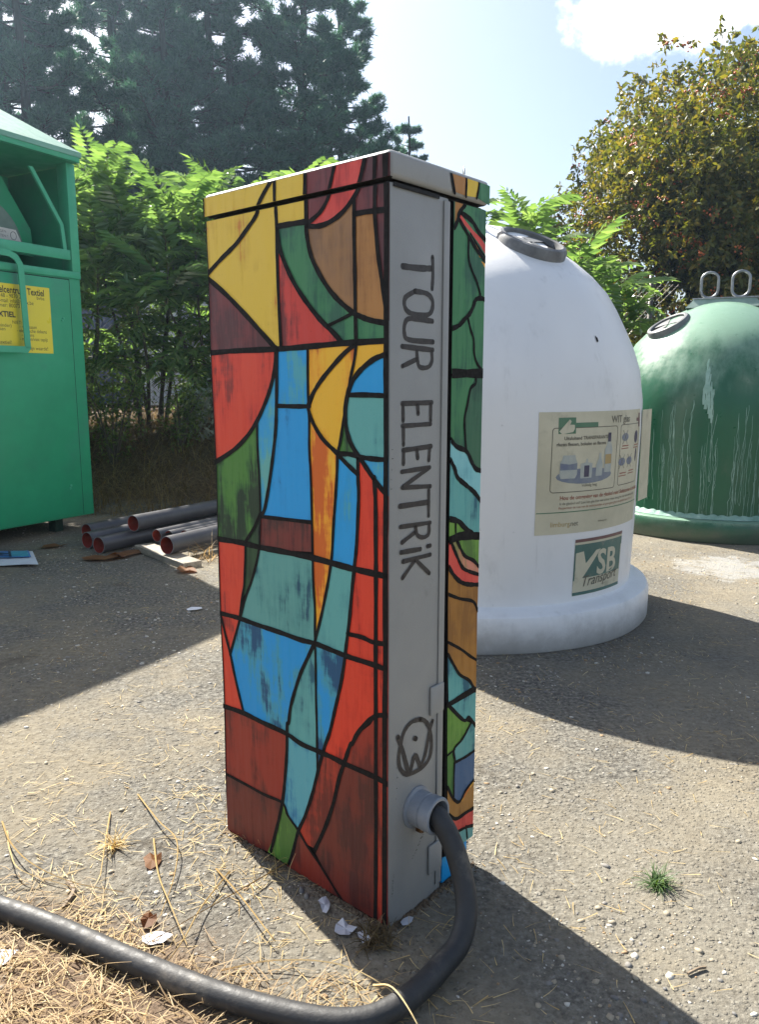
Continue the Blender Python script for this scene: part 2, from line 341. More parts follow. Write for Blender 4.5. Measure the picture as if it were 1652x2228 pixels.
MUR = {"front":[["yellow",[[481.4,1359.1],[268.4,1353.5],[263.4,1061.2],[275.9,1056.6],[474.1,1201.8],[476.8,1314.8]]],["yellow",[[268.4,1353.5],[189.1,1352.6],[190.5,1271.7],[264.6,1273.4]]],["maroon",[[189.1,1351.1],[116.6,1352.7],[127.1,1326.8],[135.7,1305.2],[150.8,1287.1],[186.0,1269.7]]],["coral",[[116.6,1352.7],[49.1,1352.6],[66.4,1308.9],[84.3,1289.3],[108.8,1272.8],[138.2,1263.6],[188.4,1264.0],[150.8,1287.1],[135.7,1305.2],[127.1,1326.8]]],["maroon",[[49.1,1352.6],[-3.0,1359.2],[0.2,1092.4],[6.8,1101.2],[8.9,1118.3],[17.0,1161.1],[25.1,1203.8],[31.3,1264.0],[76.3,1268.5],[77.1,1293.8],[66.4,1308.9]]],["brown",[[188.4,1264.0],[164.1,1261.0],[138.2,1263.6],[108.8,1272.8],[84.3,1289.3],[77.1,1293.8],[77.0,1110.7],[84.4,1114.0],[113.6,1133.5],[139.2,1156.1],[165.0,1188.2],[180.2,1213.7]]],["tan",[[77.1,1268.6],[31.3,1264.0],[25.1,1203.8],[17.0,1161.1],[8.9,1118.3],[4.0,1092.6],[39.8,1097.1],[75.3,1110.6]]],["green1",[[264.6,1271.8],[190.5,1268.7],[188.7,1241.6],[180.2,1213.7],[165.0,1188.2],[139.2,1156.1],[113.6,1133.5],[84.4,1114.0],[39.8,1097.1],[2.8,1091.1],[2.5,1062.6],[109.7,1062.1],[131.1,1083.4],[161.7,1106.1],[192.8,1135.5],[220.0,1165.3],[242.8,1198.2],[260.9,1234.2]]],["redstreak",[[266.2,1265.9],[260.9,1234.2],[242.8,1198.2],[220.0,1165.3],[192.8,1135.5],[161.7,1106.1],[131.1,1083.4],[105.4,1062.0],[263.4,1060.2]]],["maroon",[[477.3,1196.9],[419.1,1166.8],[361.2,1122.8],[315.4,1087.4],[275.9,1056.6],[477.4,1053.9]]],["red",[[474.4,1054.1],[275.9,1057.2],[282.1,1019.5],[293.2,989.6],[309.7,959.1],[337.5,920.7],[371.6,887.8],[412.4,860.6],[472.9,831.7]]],["green2",[[473.0,831.0],[412.4,860.6],[371.6,887.8],[336.5,920.7],[337.1,864.9],[333.7,812.3],[333.4,748.2],[357.2,705.5],[383.9,678.0],[473.3,671.7]]],["skyteal",[[276.2,1049.0],[276.6,1003.0],[283.1,905.6],[292.4,857.2],[304.6,804.2],[328.3,741.5],[334.5,748.0],[333.7,812.3],[336.5,920.7],[309.7,959.1],[293.2,989.6],[282.1,1019.5]]],["blue",[[271.0,1055.5],[191.9,1054.1],[192.3,954.1],[278.1,952.3]]],["bluedk",[[278.1,951.3],[190.4,953.2],[191.7,876.7],[188.8,824.1],[187.3,740.4],[275.3,736.9],[331.1,736.9],[304.6,804.2],[292.4,857.2],[283.1,905.6]]],["amber",[[189.6,1054.1],[78.2,1058.1],[105.5,1042.3],[140.4,1015.2],[167.7,990.2],[190.3,959.6]]],["amber",[[76.9,1057.8],[86.5,1005.7],[99.4,947.4],[112.6,893.8],[120.2,873.1],[155.2,894.9],[177.9,919.7],[189.6,948.4],[167.7,990.2],[140.4,1015.2],[105.5,1042.3]]],["yellow2",[[74.0,1058.0],[2.4,1058.8],[6.0,1041.7],[31.4,1034.9],[55.5,1022.0],[84.4,1002.7]]],["amber2",[[189.7,941.9],[177.9,919.7],[155.2,894.9],[120.2,871.9],[121.8,835.9],[126.6,787.0],[131.5,743.8],[136.5,684.8],[136.6,675.6],[143.8,647.4],[153.7,608.1],[168.7,556.5],[183.0,514.6],[184.0,574.5],[186.2,626.5],[187.1,688.5],[187.5,757.3],[188.8,824.1],[191.7,876.7]]],["blue",[[4.1,1042.5],[31.4,1034.9],[55.5,1022.0],[76.0,1005.7],[90.8,973.8],[2.5,974.0]]],["teal",[[90.8,974.4],[2.5,974.0],[1.2,868.3],[63.2,867.9],[75.9,877.1],[90.9,898.1],[99.4,925.7],[99.4,956.7]]],["green2",[[106.8,928.6],[99.4,925.7],[90.9,898.1],[75.9,877.1],[67.4,869.8],[119.3,871.9],[112.6,893.8]]],["teal",[[119.4,870.7],[64.5,867.8],[69.9,836.9],[101.8,858.1]]],["skyteal",[[64.5,865.4],[1.2,868.3],[0.4,807.4],[21.6,822.3],[42.2,842.2]]],["blue",[[118.5,865.0],[70.8,838.4],[69.4,802.2],[72.3,750.9],[75.8,705.3],[82.3,670.1],[134.3,670.9],[136.6,675.6],[136.5,684.8],[131.5,743.8],[126.6,787.0],[121.8,835.9]]],["redb",[[69.5,865.0],[42.2,842.2],[21.6,822.3],[-0.8,804.4],[2.4,736.9],[1.6,499.0],[107.5,500.3],[93.6,571.9],[81.0,670.9],[75.8,717.4],[71.5,759.9],[69.4,802.2]]],["redb",[[105.2,502.6],[1.6,499.7],[0.6,415.5],[28.6,407.3],[52.8,386.4],[75.4,358.4],[89.3,332.7],[94.0,329.2],[108.3,290.1],[162.1,290.7],[146.7,345.3],[146.7,340.1],[131.7,391.7],[117.1,441.9]]],["maroon2",[[332.8,735.6],[275.3,736.9],[189.2,739.5],[187.2,684.2],[277.1,674.7],[337.4,673.4]]],["greendk",[[333.5,746.4],[337.5,671.5],[386.9,673.9],[357.2,705.5]]],["red",[[473.4,669.9],[383.0,671.6],[386.2,626.2],[398.2,555.8],[411.1,510.0],[472.2,509.5]]],["greendk",[[383.0,672.4],[339.1,672.2],[348.7,639.5],[367.5,595.5],[399.5,553.6],[391.1,583.8]]],["tealdk",[[339.2,669.7],[261.6,672.5],[186.4,673.1],[186.2,626.5],[183.0,574.7],[184.1,507.2],[224.4,505.3],[282.1,507.4],[348.3,508.3],[409.3,510.0],[402.9,520.2],[386.3,561.8],[367.5,595.5],[348.7,639.5]]],["teal",[[136.6,672.2],[82.3,669.8],[86.8,626.9],[93.6,571.9],[105.2,503.6],[135.6,504.1],[183.1,507.4],[168.7,556.5],[153.7,608.1]]],["red",[[472.3,507.9],[409.9,509.9],[423.1,473.0],[445.3,423.5]]],["blueteal",[[409.4,508.8],[348.3,508.3],[282.1,507.4],[224.4,505.3],[184.1,506.5],[204.6,473.6],[225.9,435.5],[245.2,389.5],[256.7,356.1],[262.9,323.8],[269.1,296.9],[345.0,299.4],[404.2,302.1],[420.4,346.1],[433.6,387.0],[444.0,424.6],[423.1,473.0]]],["red",[[472.7,500.3],[457.5,461.6],[444.0,424.6],[433.6,387.0],[420.4,346.1],[404.2,302.1],[472.9,298.9]]],["teal",[[184.1,507.2],[182.4,450.1],[183.3,395.3],[182.5,344.0],[182.3,289.8],[268.2,291.1],[269.1,294.9],[256.7,356.1],[245.2,389.5],[225.9,435.5],[204.6,473.6]]],["blueteal",[[182.6,506.8],[135.6,504.1],[105.2,501.5],[117.1,441.9],[131.7,391.7],[146.7,340.1],[161.9,303.8],[182.9,248.1],[182.5,344.0],[182.4,450.1]]],["rust",[[473.0,297.6],[404.2,302.1],[345.0,299.4],[266.3,297.7],[270.1,261.4],[277.3,200.1],[287.5,138.6],[345.3,137.6],[475.6,137.5]]],["rustdk",[[475.6,137.5],[405.7,138.7],[345.3,137.6],[287.5,138.6],[306.5,76.4],[329.2,9.1],[387.1,2.0],[483.4,-0.1]]],["bluedk2",[[268.2,291.1],[229.0,289.9],[181.3,290.1],[180.3,249.0],[199.3,188.8],[221.5,133.7],[241.3,96.2],[271.2,118.6],[287.4,140.6],[277.3,200.1]]],["green3",[[287.5,137.3],[271.2,118.6],[240.2,95.5],[256.3,47.9],[274.3,3.4],[338.2,7.4],[306.5,76.4]]],["rust2",[[162.0,294.5],[107.4,289.3],[123.0,253.9],[140.6,191.5],[163.9,132.9],[190.7,77.2],[217.3,76.1],[241.3,95.4],[221.5,133.7],[199.3,188.8],[180.3,249.0]]],["rust",[[43.9,385.3],[28.6,407.3],[0.6,416.2],[1.2,286.0],[34.3,288.4],[108.3,289.0],[94.0,329.2],[70.9,361.3]]],["rustdk",[[108.3,289.0],[34.3,288.4],[1.2,285.3],[-2.2,-5.9],[32.2,-13.5],[99.6,-16.5],[129.5,7.8],[159.9,33.3],[190.8,67.3],[163.9,132.9],[140.6,191.5],[123.0,253.9]]],["rust2",[[32.1,285.7],[1.2,285.3],[-2.2,-5.9],[31.3,-14.9]]],["rustdk2",[[241.4,94.2],[217.3,76.1],[185.7,53.6],[159.9,33.3],[99.6,-16.5],[32.2,-13.5],[13.6,-17.5],[280.1,0.9],[256.3,47.9]]]],"front_strokes":[[[[268.3,1356.5],[269.8,1306.4],[268.6,1266.1],[267.7,1165.7],[263.4,1059.5]],8.3],[[[274.1,1354.4],[296.6,1334.9],[314.6,1315.7],[325.3,1298.3],[354.4,1276.4],[387.2,1254.1],[432.3,1232.2],[476.6,1208.2]],9.7],[[[477.1,1200.3],[419.2,1164.1],[361.2,1122.1],[315.5,1086.8],[274.9,1055.9]],10.4],[[[477.4,1053.9],[396.9,1056.2],[275.9,1056.6],[185.0,1059.0],[105.4,1062.0],[2.5,1063.2]],10.4],[[[189.0,1354.0],[190.7,1310.3],[191.5,1265.9],[188.7,1241.6],[180.2,1213.7],[165.0,1188.2],[139.2,1156.1],[113.6,1133.5],[84.4,1114.0],[63.9,1104.7],[39.8,1097.1],[2.8,1090.2]],9.4],[[[117.4,1353.4],[127.1,1326.8],[135.7,1305.2],[150.8,1287.1],[168.3,1276.3],[188.3,1268.5]],8.3],[[[49.1,1354.0],[56.7,1332.1],[66.4,1308.9],[84.3,1289.3],[108.8,1272.8],[138.2,1262.8],[164.1,1260.7],[190.6,1264.3]],9.0],[[[267.0,1272.8],[226.9,1272.7],[190.5,1271.7]],9.7],[[[266.1,1268.9],[260.9,1234.2],[242.8,1198.2],[220.0,1165.3],[192.8,1135.5],[161.7,1106.1],[131.1,1083.4],[107.5,1064.4]],9.7],[[[77.1,1296.6],[77.1,1237.6],[76.2,1180.3],[75.3,1110.6],[74.0,1061.9]],8.3],[[[28.3,1354.3],[29.9,1319.6],[31.5,1287.3],[31.3,1259.8],[25.1,1203.8],[17.0,1161.1],[8.1,1115.4]],8.3],[[[77.1,1269.2],[48.7,1269.0],[5.0,1266.7]],9.0],[[[141.9,1092.4],[113.8,1100.7],[82.3,1110.4]],6.2],[[[6.5,1358.3],[6.6,1310.5],[6.5,1174.2],[6.7,1064.2],[7.0,988.0],[6.2,823.6],[8.1,704.7],[7.6,510.8],[9.0,397.5],[8.9,187.4],[9.2,-5.9]],11.8],[[[276.9,1058.9],[282.1,1019.5],[293.2,989.6],[309.7,959.1],[337.5,920.7],[371.6,887.8],[412.4,860.6],[474.1,831.6]],9.7],[[[274.9,1058.2],[276.6,1003.0],[279.1,953.0],[283.1,905.6],[292.4,857.2],[304.6,804.2],[319.7,753.2],[332.9,733.8]],9.0],[[[191.9,1054.8],[193.1,986.9],[190.8,929.0],[191.7,876.7],[188.8,824.1],[187.5,757.3],[187.1,689.3],[186.2,626.5],[183.0,574.7],[183.8,521.5],[182.9,450.0],[183.3,395.3],[182.4,347.7],[182.3,286.0],[181.8,252.3]],6.2],[[[278.1,952.3],[234.4,952.2],[189.0,953.2]],8.3],[[[77.7,1059.0],[105.5,1042.3],[140.4,1015.2],[167.7,990.2],[190.3,960.6],[190.6,941.9],[177.9,919.7],[155.2,894.9],[123.8,874.2],[101.8,858.1],[70.8,838.4]],9.0],[[[73.6,1058.9],[78.1,1032.8],[86.5,1005.7],[92.9,978.3],[99.4,947.4],[105.9,925.5],[112.6,893.8],[119.4,871.3],[121.8,835.9],[126.6,787.0],[131.5,743.8],[136.5,686.5],[143.8,647.4],[153.7,608.1],[168.7,556.5],[185.0,508.8]],6.9],[[[3.4,1042.5],[31.4,1034.9],[55.5,1022.0],[76.0,1005.7],[90.8,984.4],[99.4,956.7],[99.4,925.7],[90.9,898.1],[75.9,877.1],[64.5,866.0],[42.2,842.2],[21.6,822.3],[0.4,805.2]],9.7],[[[92.9,974.6],[51.2,975.2],[3.3,974.3]],9.0],[[[120.2,871.9],[88.8,872.5],[63.2,869.2],[34.2,868.0],[2.0,868.6]],9.0],[[[70.8,868.0],[70.8,833.7],[69.4,802.2],[72.3,750.9],[75.8,705.3],[81.0,670.9],[86.8,626.9],[93.6,571.9],[101.9,522.3],[107.6,486.4],[117.1,441.9],[131.7,391.7],[146.7,340.1],[161.9,303.8],[180.3,249.0],[199.3,188.8],[221.5,133.7],[241.4,94.2],[256.3,47.9],[271.3,8.8]],8.0],[[[33.1,836.7],[30.3,790.5],[29.7,711.8],[29.4,669.5],[29.9,571.8],[30.4,471.6],[29.9,410.4],[29.9,286.5],[29.9,178.9],[30.5,68.3],[32.2,-13.5]],9.4],[[[336.5,920.7],[337.1,864.9],[333.7,812.3],[333.4,748.2],[336.8,704.4],[338.5,673.2]],5.9],[[[332.9,734.6],[275.3,736.9],[189.2,740.2]],7.6],[[[473.3,670.9],[392.7,673.1],[336.4,671.7],[277.2,672.9],[186.4,673.1],[134.3,670.9],[84.5,668.7],[36.9,668.3],[3.6,668.0]],11.8],[[[333.8,739.1],[357.2,705.5],[382.2,677.1]],7.6],[[[382.4,673.6],[386.2,626.2],[391.1,583.8],[399.5,553.6],[409.3,509.2]],6.2],[[[338.5,674.1],[348.7,639.5],[367.5,595.5],[386.3,561.8],[402.9,520.2],[423.1,473.0],[444.7,422.4]],6.9],[[[473.5,508.5],[412.3,510.5],[348.3,508.3],[282.1,507.4],[224.4,505.3],[184.1,507.2],[135.6,504.1],[93.7,501.8],[44.5,501.8],[1.6,500.6]],10.4],[[[470.8,500.7],[457.5,461.6],[444.0,424.6],[433.6,387.0],[420.4,346.1],[405.3,303.8]],7.6],[[[474.2,298.5],[404.2,302.1],[345.0,299.4],[271.8,298.0],[229.0,289.9],[182.3,289.8],[147.2,290.1],[108.3,288.3],[34.3,288.4],[1.2,285.3]],11.1],[[[185.1,507.0],[204.6,473.6],[225.9,435.5],[245.2,389.5],[256.7,356.1],[262.9,323.8],[267.5,316.4],[270.1,261.4],[277.3,200.1],[287.4,140.6],[306.5,76.4],[327.3,14.1]],8.7],[[[98.2,545.1],[62.3,546.5],[36.1,543.3],[3.0,547.4]],9.0],[[[1.5,416.6],[28.6,407.3],[52.8,386.4],[75.4,358.4],[87.0,337.0],[94.0,329.2],[108.3,291.9],[123.0,253.9],[140.6,191.5],[163.9,132.9],[192.8,74.3]],9.0],[[[475.5,138.8],[405.7,138.7],[345.3,137.6],[287.4,140.6],[271.2,118.6],[241.3,98.3],[217.3,76.1],[185.7,53.6],[159.9,33.3],[129.5,7.8],[95.6,-17.3]],6.9],[[[476.0,1355.0],[475.8,1284.2],[472.9,1201.7],[474.2,1047.4],[469.8,833.1],[471.4,671.9],[472.2,510.4],[469.7,299.8],[478.1,-0.2]],3.5]],"side":[["tan",[[157.7,1359.3],[202.1,1355.2],[200.1,1319.9],[172.3,1321.1]]],["yellow",[[168.2,1358.0],[206.6,1359.3],[241.8,1359.8],[237.2,1322.9],[202.2,1319.9],[203.2,1350.4]]],["green1",[[242.5,1359.9],[283.5,1358.6],[282.8,1314.2],[236.6,1322.4]]],["green1",[[163.6,1309.8],[280.2,1312.0],[277.5,1012.0],[159.8,1011.3]]],["tan",[[174.1,1312.4],[200.5,1306.6],[188.6,1289.7],[178.5,1266.5],[173.9,1265.9]]],["coral",[[188.6,1288.9],[209.3,1277.5],[232.1,1265.3],[255.4,1256.2],[277.7,1241.3],[277.7,1223.6],[255.8,1242.2],[229.1,1258.0],[203.2,1271.6],[186.7,1278.6]]],["amber",[[221.2,1254.4],[242.7,1240.7],[266.7,1220.6],[253.3,1221.8],[233.0,1239.5]]],["amber",[[258.4,1216.2],[277.1,1211.0],[276.9,1200.3]]],["green1",[[166.0,1006.1],[247.4,1006.3],[231.6,984.3],[222.7,956.8],[213.8,929.4],[216.4,897.8],[220.5,869.5],[189.8,878.9],[172.2,892.8]]],["greendk2",[[247.4,1006.3],[276.0,1006.4],[274.4,826.1],[253.1,832.8],[239.2,847.3],[221.5,868.5],[216.4,897.8],[213.8,929.4],[222.7,956.8],[231.6,984.3]]],["cyan",[[169.1,893.0],[189.8,878.9],[222.2,867.5],[239.2,847.3],[253.1,832.8],[273.7,826.2],[272.2,770.5],[251.2,786.6],[224.1,802.9],[194.6,820.9],[184.6,838.6],[170.1,856.4]]],["teal",[[168.7,852.8],[184.6,838.6],[194.6,820.9],[224.1,802.9],[251.2,786.6],[272.2,768.5],[272.8,698.9],[247.1,705.8],[220.0,722.5],[200.2,736.9],[170.9,746.6]]],["green3",[[170.0,744.9],[200.2,736.9],[220.0,722.5],[247.1,704.8],[170.1,705.1]]],["green3",[[194.8,701.2],[271.3,693.1],[271.4,636.6],[252.1,652.3],[225.0,665.0],[211.5,679.1]]],["pink",[[177.4,701.1],[198.0,698.8],[211.5,679.1],[225.0,665.0],[252.1,652.3],[271.4,636.6],[272.0,620.3],[239.3,632.6],[215.7,645.0],[195.6,672.1]]],["coral",[[168.9,701.5],[179.0,698.0],[195.6,672.1],[215.7,645.0],[239.3,632.6],[272.0,620.3],[271.6,599.9],[240.1,606.4],[213.3,615.8],[190.3,632.2],[170.1,655.4]]],["ochre",[[169.2,655.6],[190.3,632.2],[213.3,615.8],[240.1,606.4],[272.7,599.7],[270.5,546.1],[272.4,385.3],[261.6,388.7],[245.0,408.1],[213.2,429.0],[195.3,450.8],[173.2,481.4]]],["teal",[[172.3,481.6],[195.3,450.8],[213.2,429.0],[245.0,408.1],[261.6,388.7],[257.2,384.4],[177.9,379.8]]],["teal",[[186.6,372.8],[272.7,375.2],[273.1,302.7],[247.4,327.8],[229.3,328.5]]],["green3",[[173.7,375.8],[184.4,372.1],[229.3,328.5],[254.7,313.7],[225.9,289.9],[197.6,278.0],[176.3,272.4]]],["tealdk",[[257.0,314.3],[273.1,302.7],[274.8,247.8],[205.0,248.1],[198.5,277.7],[225.9,289.9]]],["navy",[[204.1,248.5],[273.8,248.2],[273.9,184.3],[242.8,172.6],[220.7,155.9],[199.5,171.4]]],["green2",[[176.2,273.8],[197.7,276.6],[200.6,248.5],[199.4,174.3],[177.8,209.6]]],["ochre",[[177.9,206.8],[198.2,172.0],[220.7,155.9],[242.8,172.6],[273.9,185.8],[274.9,119.1],[208.2,123.6],[179.4,145.9]]],["amber",[[222.9,157.9],[242.8,172.6],[273.9,185.8],[273.1,178.7],[251.2,165.9],[228.8,152.2]]],["coral",[[179.4,145.9],[208.2,123.6],[274.9,119.1],[275.2,77.9],[209.0,92.2],[179.6,134.3]]],["tealdk",[[209.0,92.2],[275.2,77.9],[274.3,46.1],[178.9,76.5],[179.6,134.3]]]],"side_strokes":[[[[164.3,1356.2],[188.1,1355.9],[201.9,1351.0],[201.7,1318.5]],5.5],[[[242.5,1359.9],[240.9,1340.1],[235.0,1321.3]],5.5],[[[153.2,1359.3],[167.2,1319.5]],7.5],[[[203.7,1305.4],[187.0,1289.5],[181.3,1275.3],[172.5,1262.4]],8.5],[[[190.1,1290.8],[225.1,1281.5],[251.8,1262.7],[279.0,1252.1]],9.0],[[[187.4,1277.8],[216.4,1254.6],[242.9,1233.7],[276.3,1214.5]],8.0],[[[222.6,1258.9],[249.4,1238.0],[273.3,1223.1]],4.5],[[[216.4,1252.9],[217.6,1217.0],[227.9,1197.2],[244.9,1177.7],[255.5,1159.0],[257.4,1150.3]],6.0],[[[276.8,1147.2],[259.1,1149.5],[242.7,1145.6],[234.9,1132.6],[224.0,1119.5],[208.3,1108.8],[189.7,1096.4],[168.3,1090.1]],9.0],[[[219.5,1109.4],[228.1,1091.2],[238.5,1073.6],[240.9,1050.1],[249.8,1032.0],[268.8,1017.8]],6.0],[[[162.8,1011.7],[275.8,1012.4]],17.0],[[[247.4,1006.3],[247.8,993.4],[231.6,984.3],[222.7,956.8],[213.8,929.4],[216.4,897.8],[220.5,869.5]],6.5],[[[170.7,892.9],[189.8,878.9],[222.2,867.5],[239.2,847.3],[253.1,832.8],[273.7,826.2]],9.5],[[[170.1,856.4],[184.6,838.6],[194.6,820.9],[224.1,802.9],[251.2,786.6],[272.2,768.5]],9.5],[[[170.9,745.7],[200.2,736.9],[220.0,722.5],[247.1,705.8]],11.0],[[[190.7,734.4],[192.0,707.4]],5.0],[[[168.9,704.4],[210.7,707.4],[272.9,697.9]],16.5],[[[196.4,700.0],[211.5,679.1],[225.0,665.0],[252.1,652.3],[271.4,636.6]],7.5],[[[178.4,699.0],[195.6,672.1],[215.7,645.0],[239.3,632.6],[272.0,620.3]],7.5],[[[170.2,654.4],[190.3,632.2],[213.3,615.8],[240.1,606.4],[271.6,599.9]],9.0],[[[170.1,601.2],[208.9,584.4],[253.8,569.1],[271.9,545.7]],6.6],[[[172.6,506.1],[216.2,480.2],[248.1,457.5],[272.5,442.2]],5.9],[[[172.3,482.2],[195.3,450.8],[213.2,429.0],[245.0,408.1],[263.1,386.8]],6.6],[[[174.9,378.6],[214.5,381.4],[254.9,384.6],[272.6,378.9]],11.2],[[[178.0,375.7],[229.3,328.5],[247.4,327.8],[273.1,301.3]],7.9],[[[257.0,314.3],[225.9,289.9],[197.6,278.0],[202.7,249.0]],6.6],[[[204.1,248.5],[240.7,246.7],[273.8,248.2]],6.6],[[[199.3,249.0],[199.4,174.3]],4.6],[[[177.9,205.3],[198.2,172.0],[220.7,155.9],[242.8,172.6],[273.9,184.3]],6.6],[[[179.3,147.4],[208.2,123.6],[244.2,121.4],[274.9,119.1]],7.9],[[[206.8,93.3],[245.2,87.9],[275.2,78.8]],6.6],[[[176.2,273.8],[199.8,277.2]],4.6],[[[245.1,91.0],[250.5,61.1]],4.6]],"letters":[[[[111.3,1206.4],[113.0,1179.4],[111.0,1154.0]],8.2],[[[31.2,1182.9],[73.0,1184.3],[111.2,1187.5]],10.6],[[[64.0,1146.3],[96.4,1144.8],[112.5,1134.7],[109.8,1116.5],[92.1,1108.8],[55.0,1109.5],[38.5,1117.2],[38.2,1133.6],[64.0,1146.3]],9.0],[[[112.8,1100.1],[55.2,1101.4],[38.9,1094.6],[36.4,1077.1],[48.6,1066.4],[115.2,1065.2]],9.0],[[[30.6,1055.0],[114.5,1051.5]],9.0],[[[111.4,1051.4],[112.8,1033.0],[101.7,1022.1],[78.9,1021.9],[72.2,1033.8],[69.4,1051.7]],8.2],[[[71.2,1035.3],[31.7,1022.8]],8.2],[[[31.3,961.0],[113.5,961.1]],9.0],[[[33.7,961.0],[34.2,932.4]],8.2],[[[72.7,960.7],[75.1,943.2]],9.0],[[[110.4,960.8],[110.6,929.5]],8.2],[[[110.7,923.8],[32.0,923.5]],8.2],[[[34.8,923.3],[35.4,892.1]],8.2],[[[112.7,884.1],[34.1,882.4]],9.0],[[[109.0,883.7],[106.4,860.0]],8.2],[[[71.8,883.0],[74.6,866.5]],9.0],[[[36.0,882.3],[35.5,859.3]],8.2],[[[109.3,847.0],[30.9,845.9]],8.2],[[[105.7,845.7],[70.3,833.0],[35.2,820.2]],8.2],[[[32.3,818.9],[111.7,812.9]],8.2],[[[107.1,806.3],[107.6,759.8]],7.4],[[[26.1,787.1],[107.1,784.9]],9.8],[[[27.7,750.8],[112.1,746.8]],8.2],[[[108.9,747.3],[108.3,727.6],[92.8,722.8],[74.8,730.1],[69.4,748.0]],8.2],[[[69.6,736.0],[32.0,722.7]],8.2],[[[29.4,705.7],[84.0,702.6]],9.0],[[[104.6,704.5],[113.0,704.4]],8.2],[[[34.5,688.5],[113.4,687.7]],8.2],[[[68.1,687.7],[111.0,653.4]],8.2],[[[69.1,685.6],[34.0,659.1]],8.2],[[[88.4,379.2],[61.7,382.3],[40.8,370.8],[30.6,347.8],[25.5,325.1],[31.3,302.4],[50.3,284.3],[86.9,279.4],[114.3,287.1],[123.4,307.2],[122.1,331.3],[114.6,355.2],[102.2,370.8],[86.7,379.8]],8.9],[[[71.6,347.5],[76.3,344.4]],9.9],[[[22.7,367.5],[36.5,336.5],[56.8,286.2],[72.9,313.0],[90.3,282.8]],9.9],[[[88.6,282.3],[103.6,300.8],[116.6,342.8],[126.0,362.8]],8.5]]}
def clip_poly(P, axis, lim, keep_less):
    o = []
    for i in range(len(P)):
        a, b = P[i], P[(i + 1) % len(P)]
        ia = (a[axis] <= lim) if keep_less else (a[axis] >= lim); ib = (b[axis] <= lim) if keep_less else (b[axis] >= lim)
        if ia: o.append(a)
        if ia != ib:
            t = (lim - a[axis]) / (b[axis] - a[axis]); o.append((a[0] + (b[0] - a[0]) * t, a[1] + (b[1] - a[1]) * t))
    return o
def clip_rect(P, r):
    for ax, lim, less in ((0, r[0], False), (0, r[1], True), (1, r[2], False), (1, r[3], True)):
        if len(P) < 3: return []
        P = clip_poly(P, ax, lim, less)
    return P if len(P) >= 3 else []
def ribbon(pts, w, jit=0.08, n=5, caps=True, rnd=rng):
    """hand-painted stroke -> list of convex polygons"""
    P = [Vector((x, y, 0)) for x, y in pts]; P = crom(P, n) if len(P) > 2 else [P[0].lerp(P[-1], i / 6) for i in range(7)]
    L_, R_ = [], []; ph = rnd.random() * 9
    for i, p in enumerate(P):
        t = P[min(i + 1, len(P) - 1)] - P[max(i - 1, 0)]; t.normalize(); nrm = Vector((-t.y, t.x, 0))
        h = w / 2 * (1 + jit * (sin(i * 0.9 + ph) + sin(i * 2.3 + ph * 2) * 0.6 + rnd.uniform(-.5, .5)))
        L_.append(p + nrm * h); R_.append(p - nrm * h)
    out_ = [[tuple(L_[i][:2]), tuple(R_[i][:2]), tuple(R_[i + 1][:2]), tuple(L_[i + 1][:2])] for i in range(len(P) - 1)]
    if caps:
        for p in (P[0], P[-1]):
            out_.append([(p.x + w / 2 * cos(a * pi / 5), p.y + w / 2 * sin(a * pi / 5)) for a in range(10)])
    return out_
class Flat:
    """collects flat painted shapes of one face; to3 maps (u mm, v mm, lift m) to cabinet space"""
    def __init__(s): s.v = []; s.f = []; s.mi = []
    def poly(s, P, to3, lift, mi):
        if len(P) < 3: return
        tris = tessellate_polygon([[Vector((x, y, 0)) for x, y in P]])
        b = len(s.v); s.v += [to3(x, y, lift) for x, y in P]
        for t in tris:
            a_, b_, c_ = (s.v[b + i] for i in t)
            if (b_ - a_).cross(c_ - a_).length < 1e-12: continue
            s.f.append(tuple(b + i for i in t)); s.mi.append(mi)
    def build(s, name, mats, parent): return from_py(name, s.v, s.f, mats, parent, mi=s.mi)
def front3(off): return lambda u, v, l: Vector((-u / 1000, off - l, v / 1000))
def side3(off): return lambda u, v, l: Vector((off + l, u / 1000, v / 1000))
# ---- solid parts
bm = bmesh.new(); box(bm, -CW, 0, 0, .158, -.03, CL - .006, 0.004, 2)
for f in bm.faces: f.material_index = 1 if f.normal.x > 0.5 else 0
bm.normal_update()
for f in bm.faces: f.material_index = 1 if f.normal.x > 0.3 else 0
from_bm('body', bm, [M_black, M_grey], cab, True, radians(35))
boxo('door_gap', cab, M_dark, -CW + .01, -.010, .1585, .1700, -.02, CL - .006, 0)
bm = bmesh.new(); box(bm, -CW, 0, .170, CD, .052, CL - .006, .006, 2)
door = from_bm('door', bm, M_black, cab, True, radians(35))
boxo('plinth', cab, PM['blue'], -CW + .006, -.004, .1705, .258, -.03, .0515, .003)
boxo('neck', cab, M_dark, -CW + .015, -.012, .012, CD - .012, CL - .0065, CL + .004, 0)
# lid with rounded shoulders
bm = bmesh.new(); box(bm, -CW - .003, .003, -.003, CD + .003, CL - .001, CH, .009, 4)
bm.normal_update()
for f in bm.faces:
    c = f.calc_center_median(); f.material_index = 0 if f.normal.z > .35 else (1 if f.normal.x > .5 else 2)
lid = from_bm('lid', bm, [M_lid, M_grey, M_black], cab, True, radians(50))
# folded edge of the grey side, hinge covers
boxo('folded_edge', cab, M_grey, .0002, .0030, .1405, .1578, .012, CL - .012, .0018)
boxo('hinge_cover', cab, M_grey, .0002, .0055, .1160, .1575, .375, .433, .003)
boxo('hinge_cover', cab, M_grey, .0002, .0055, .1160, .1575, .045, .107, .003)
boxo('lid_notch', cab, M_dark, .0006, .0030, .006, .126, CL - .0125, CL - .0062, 0)
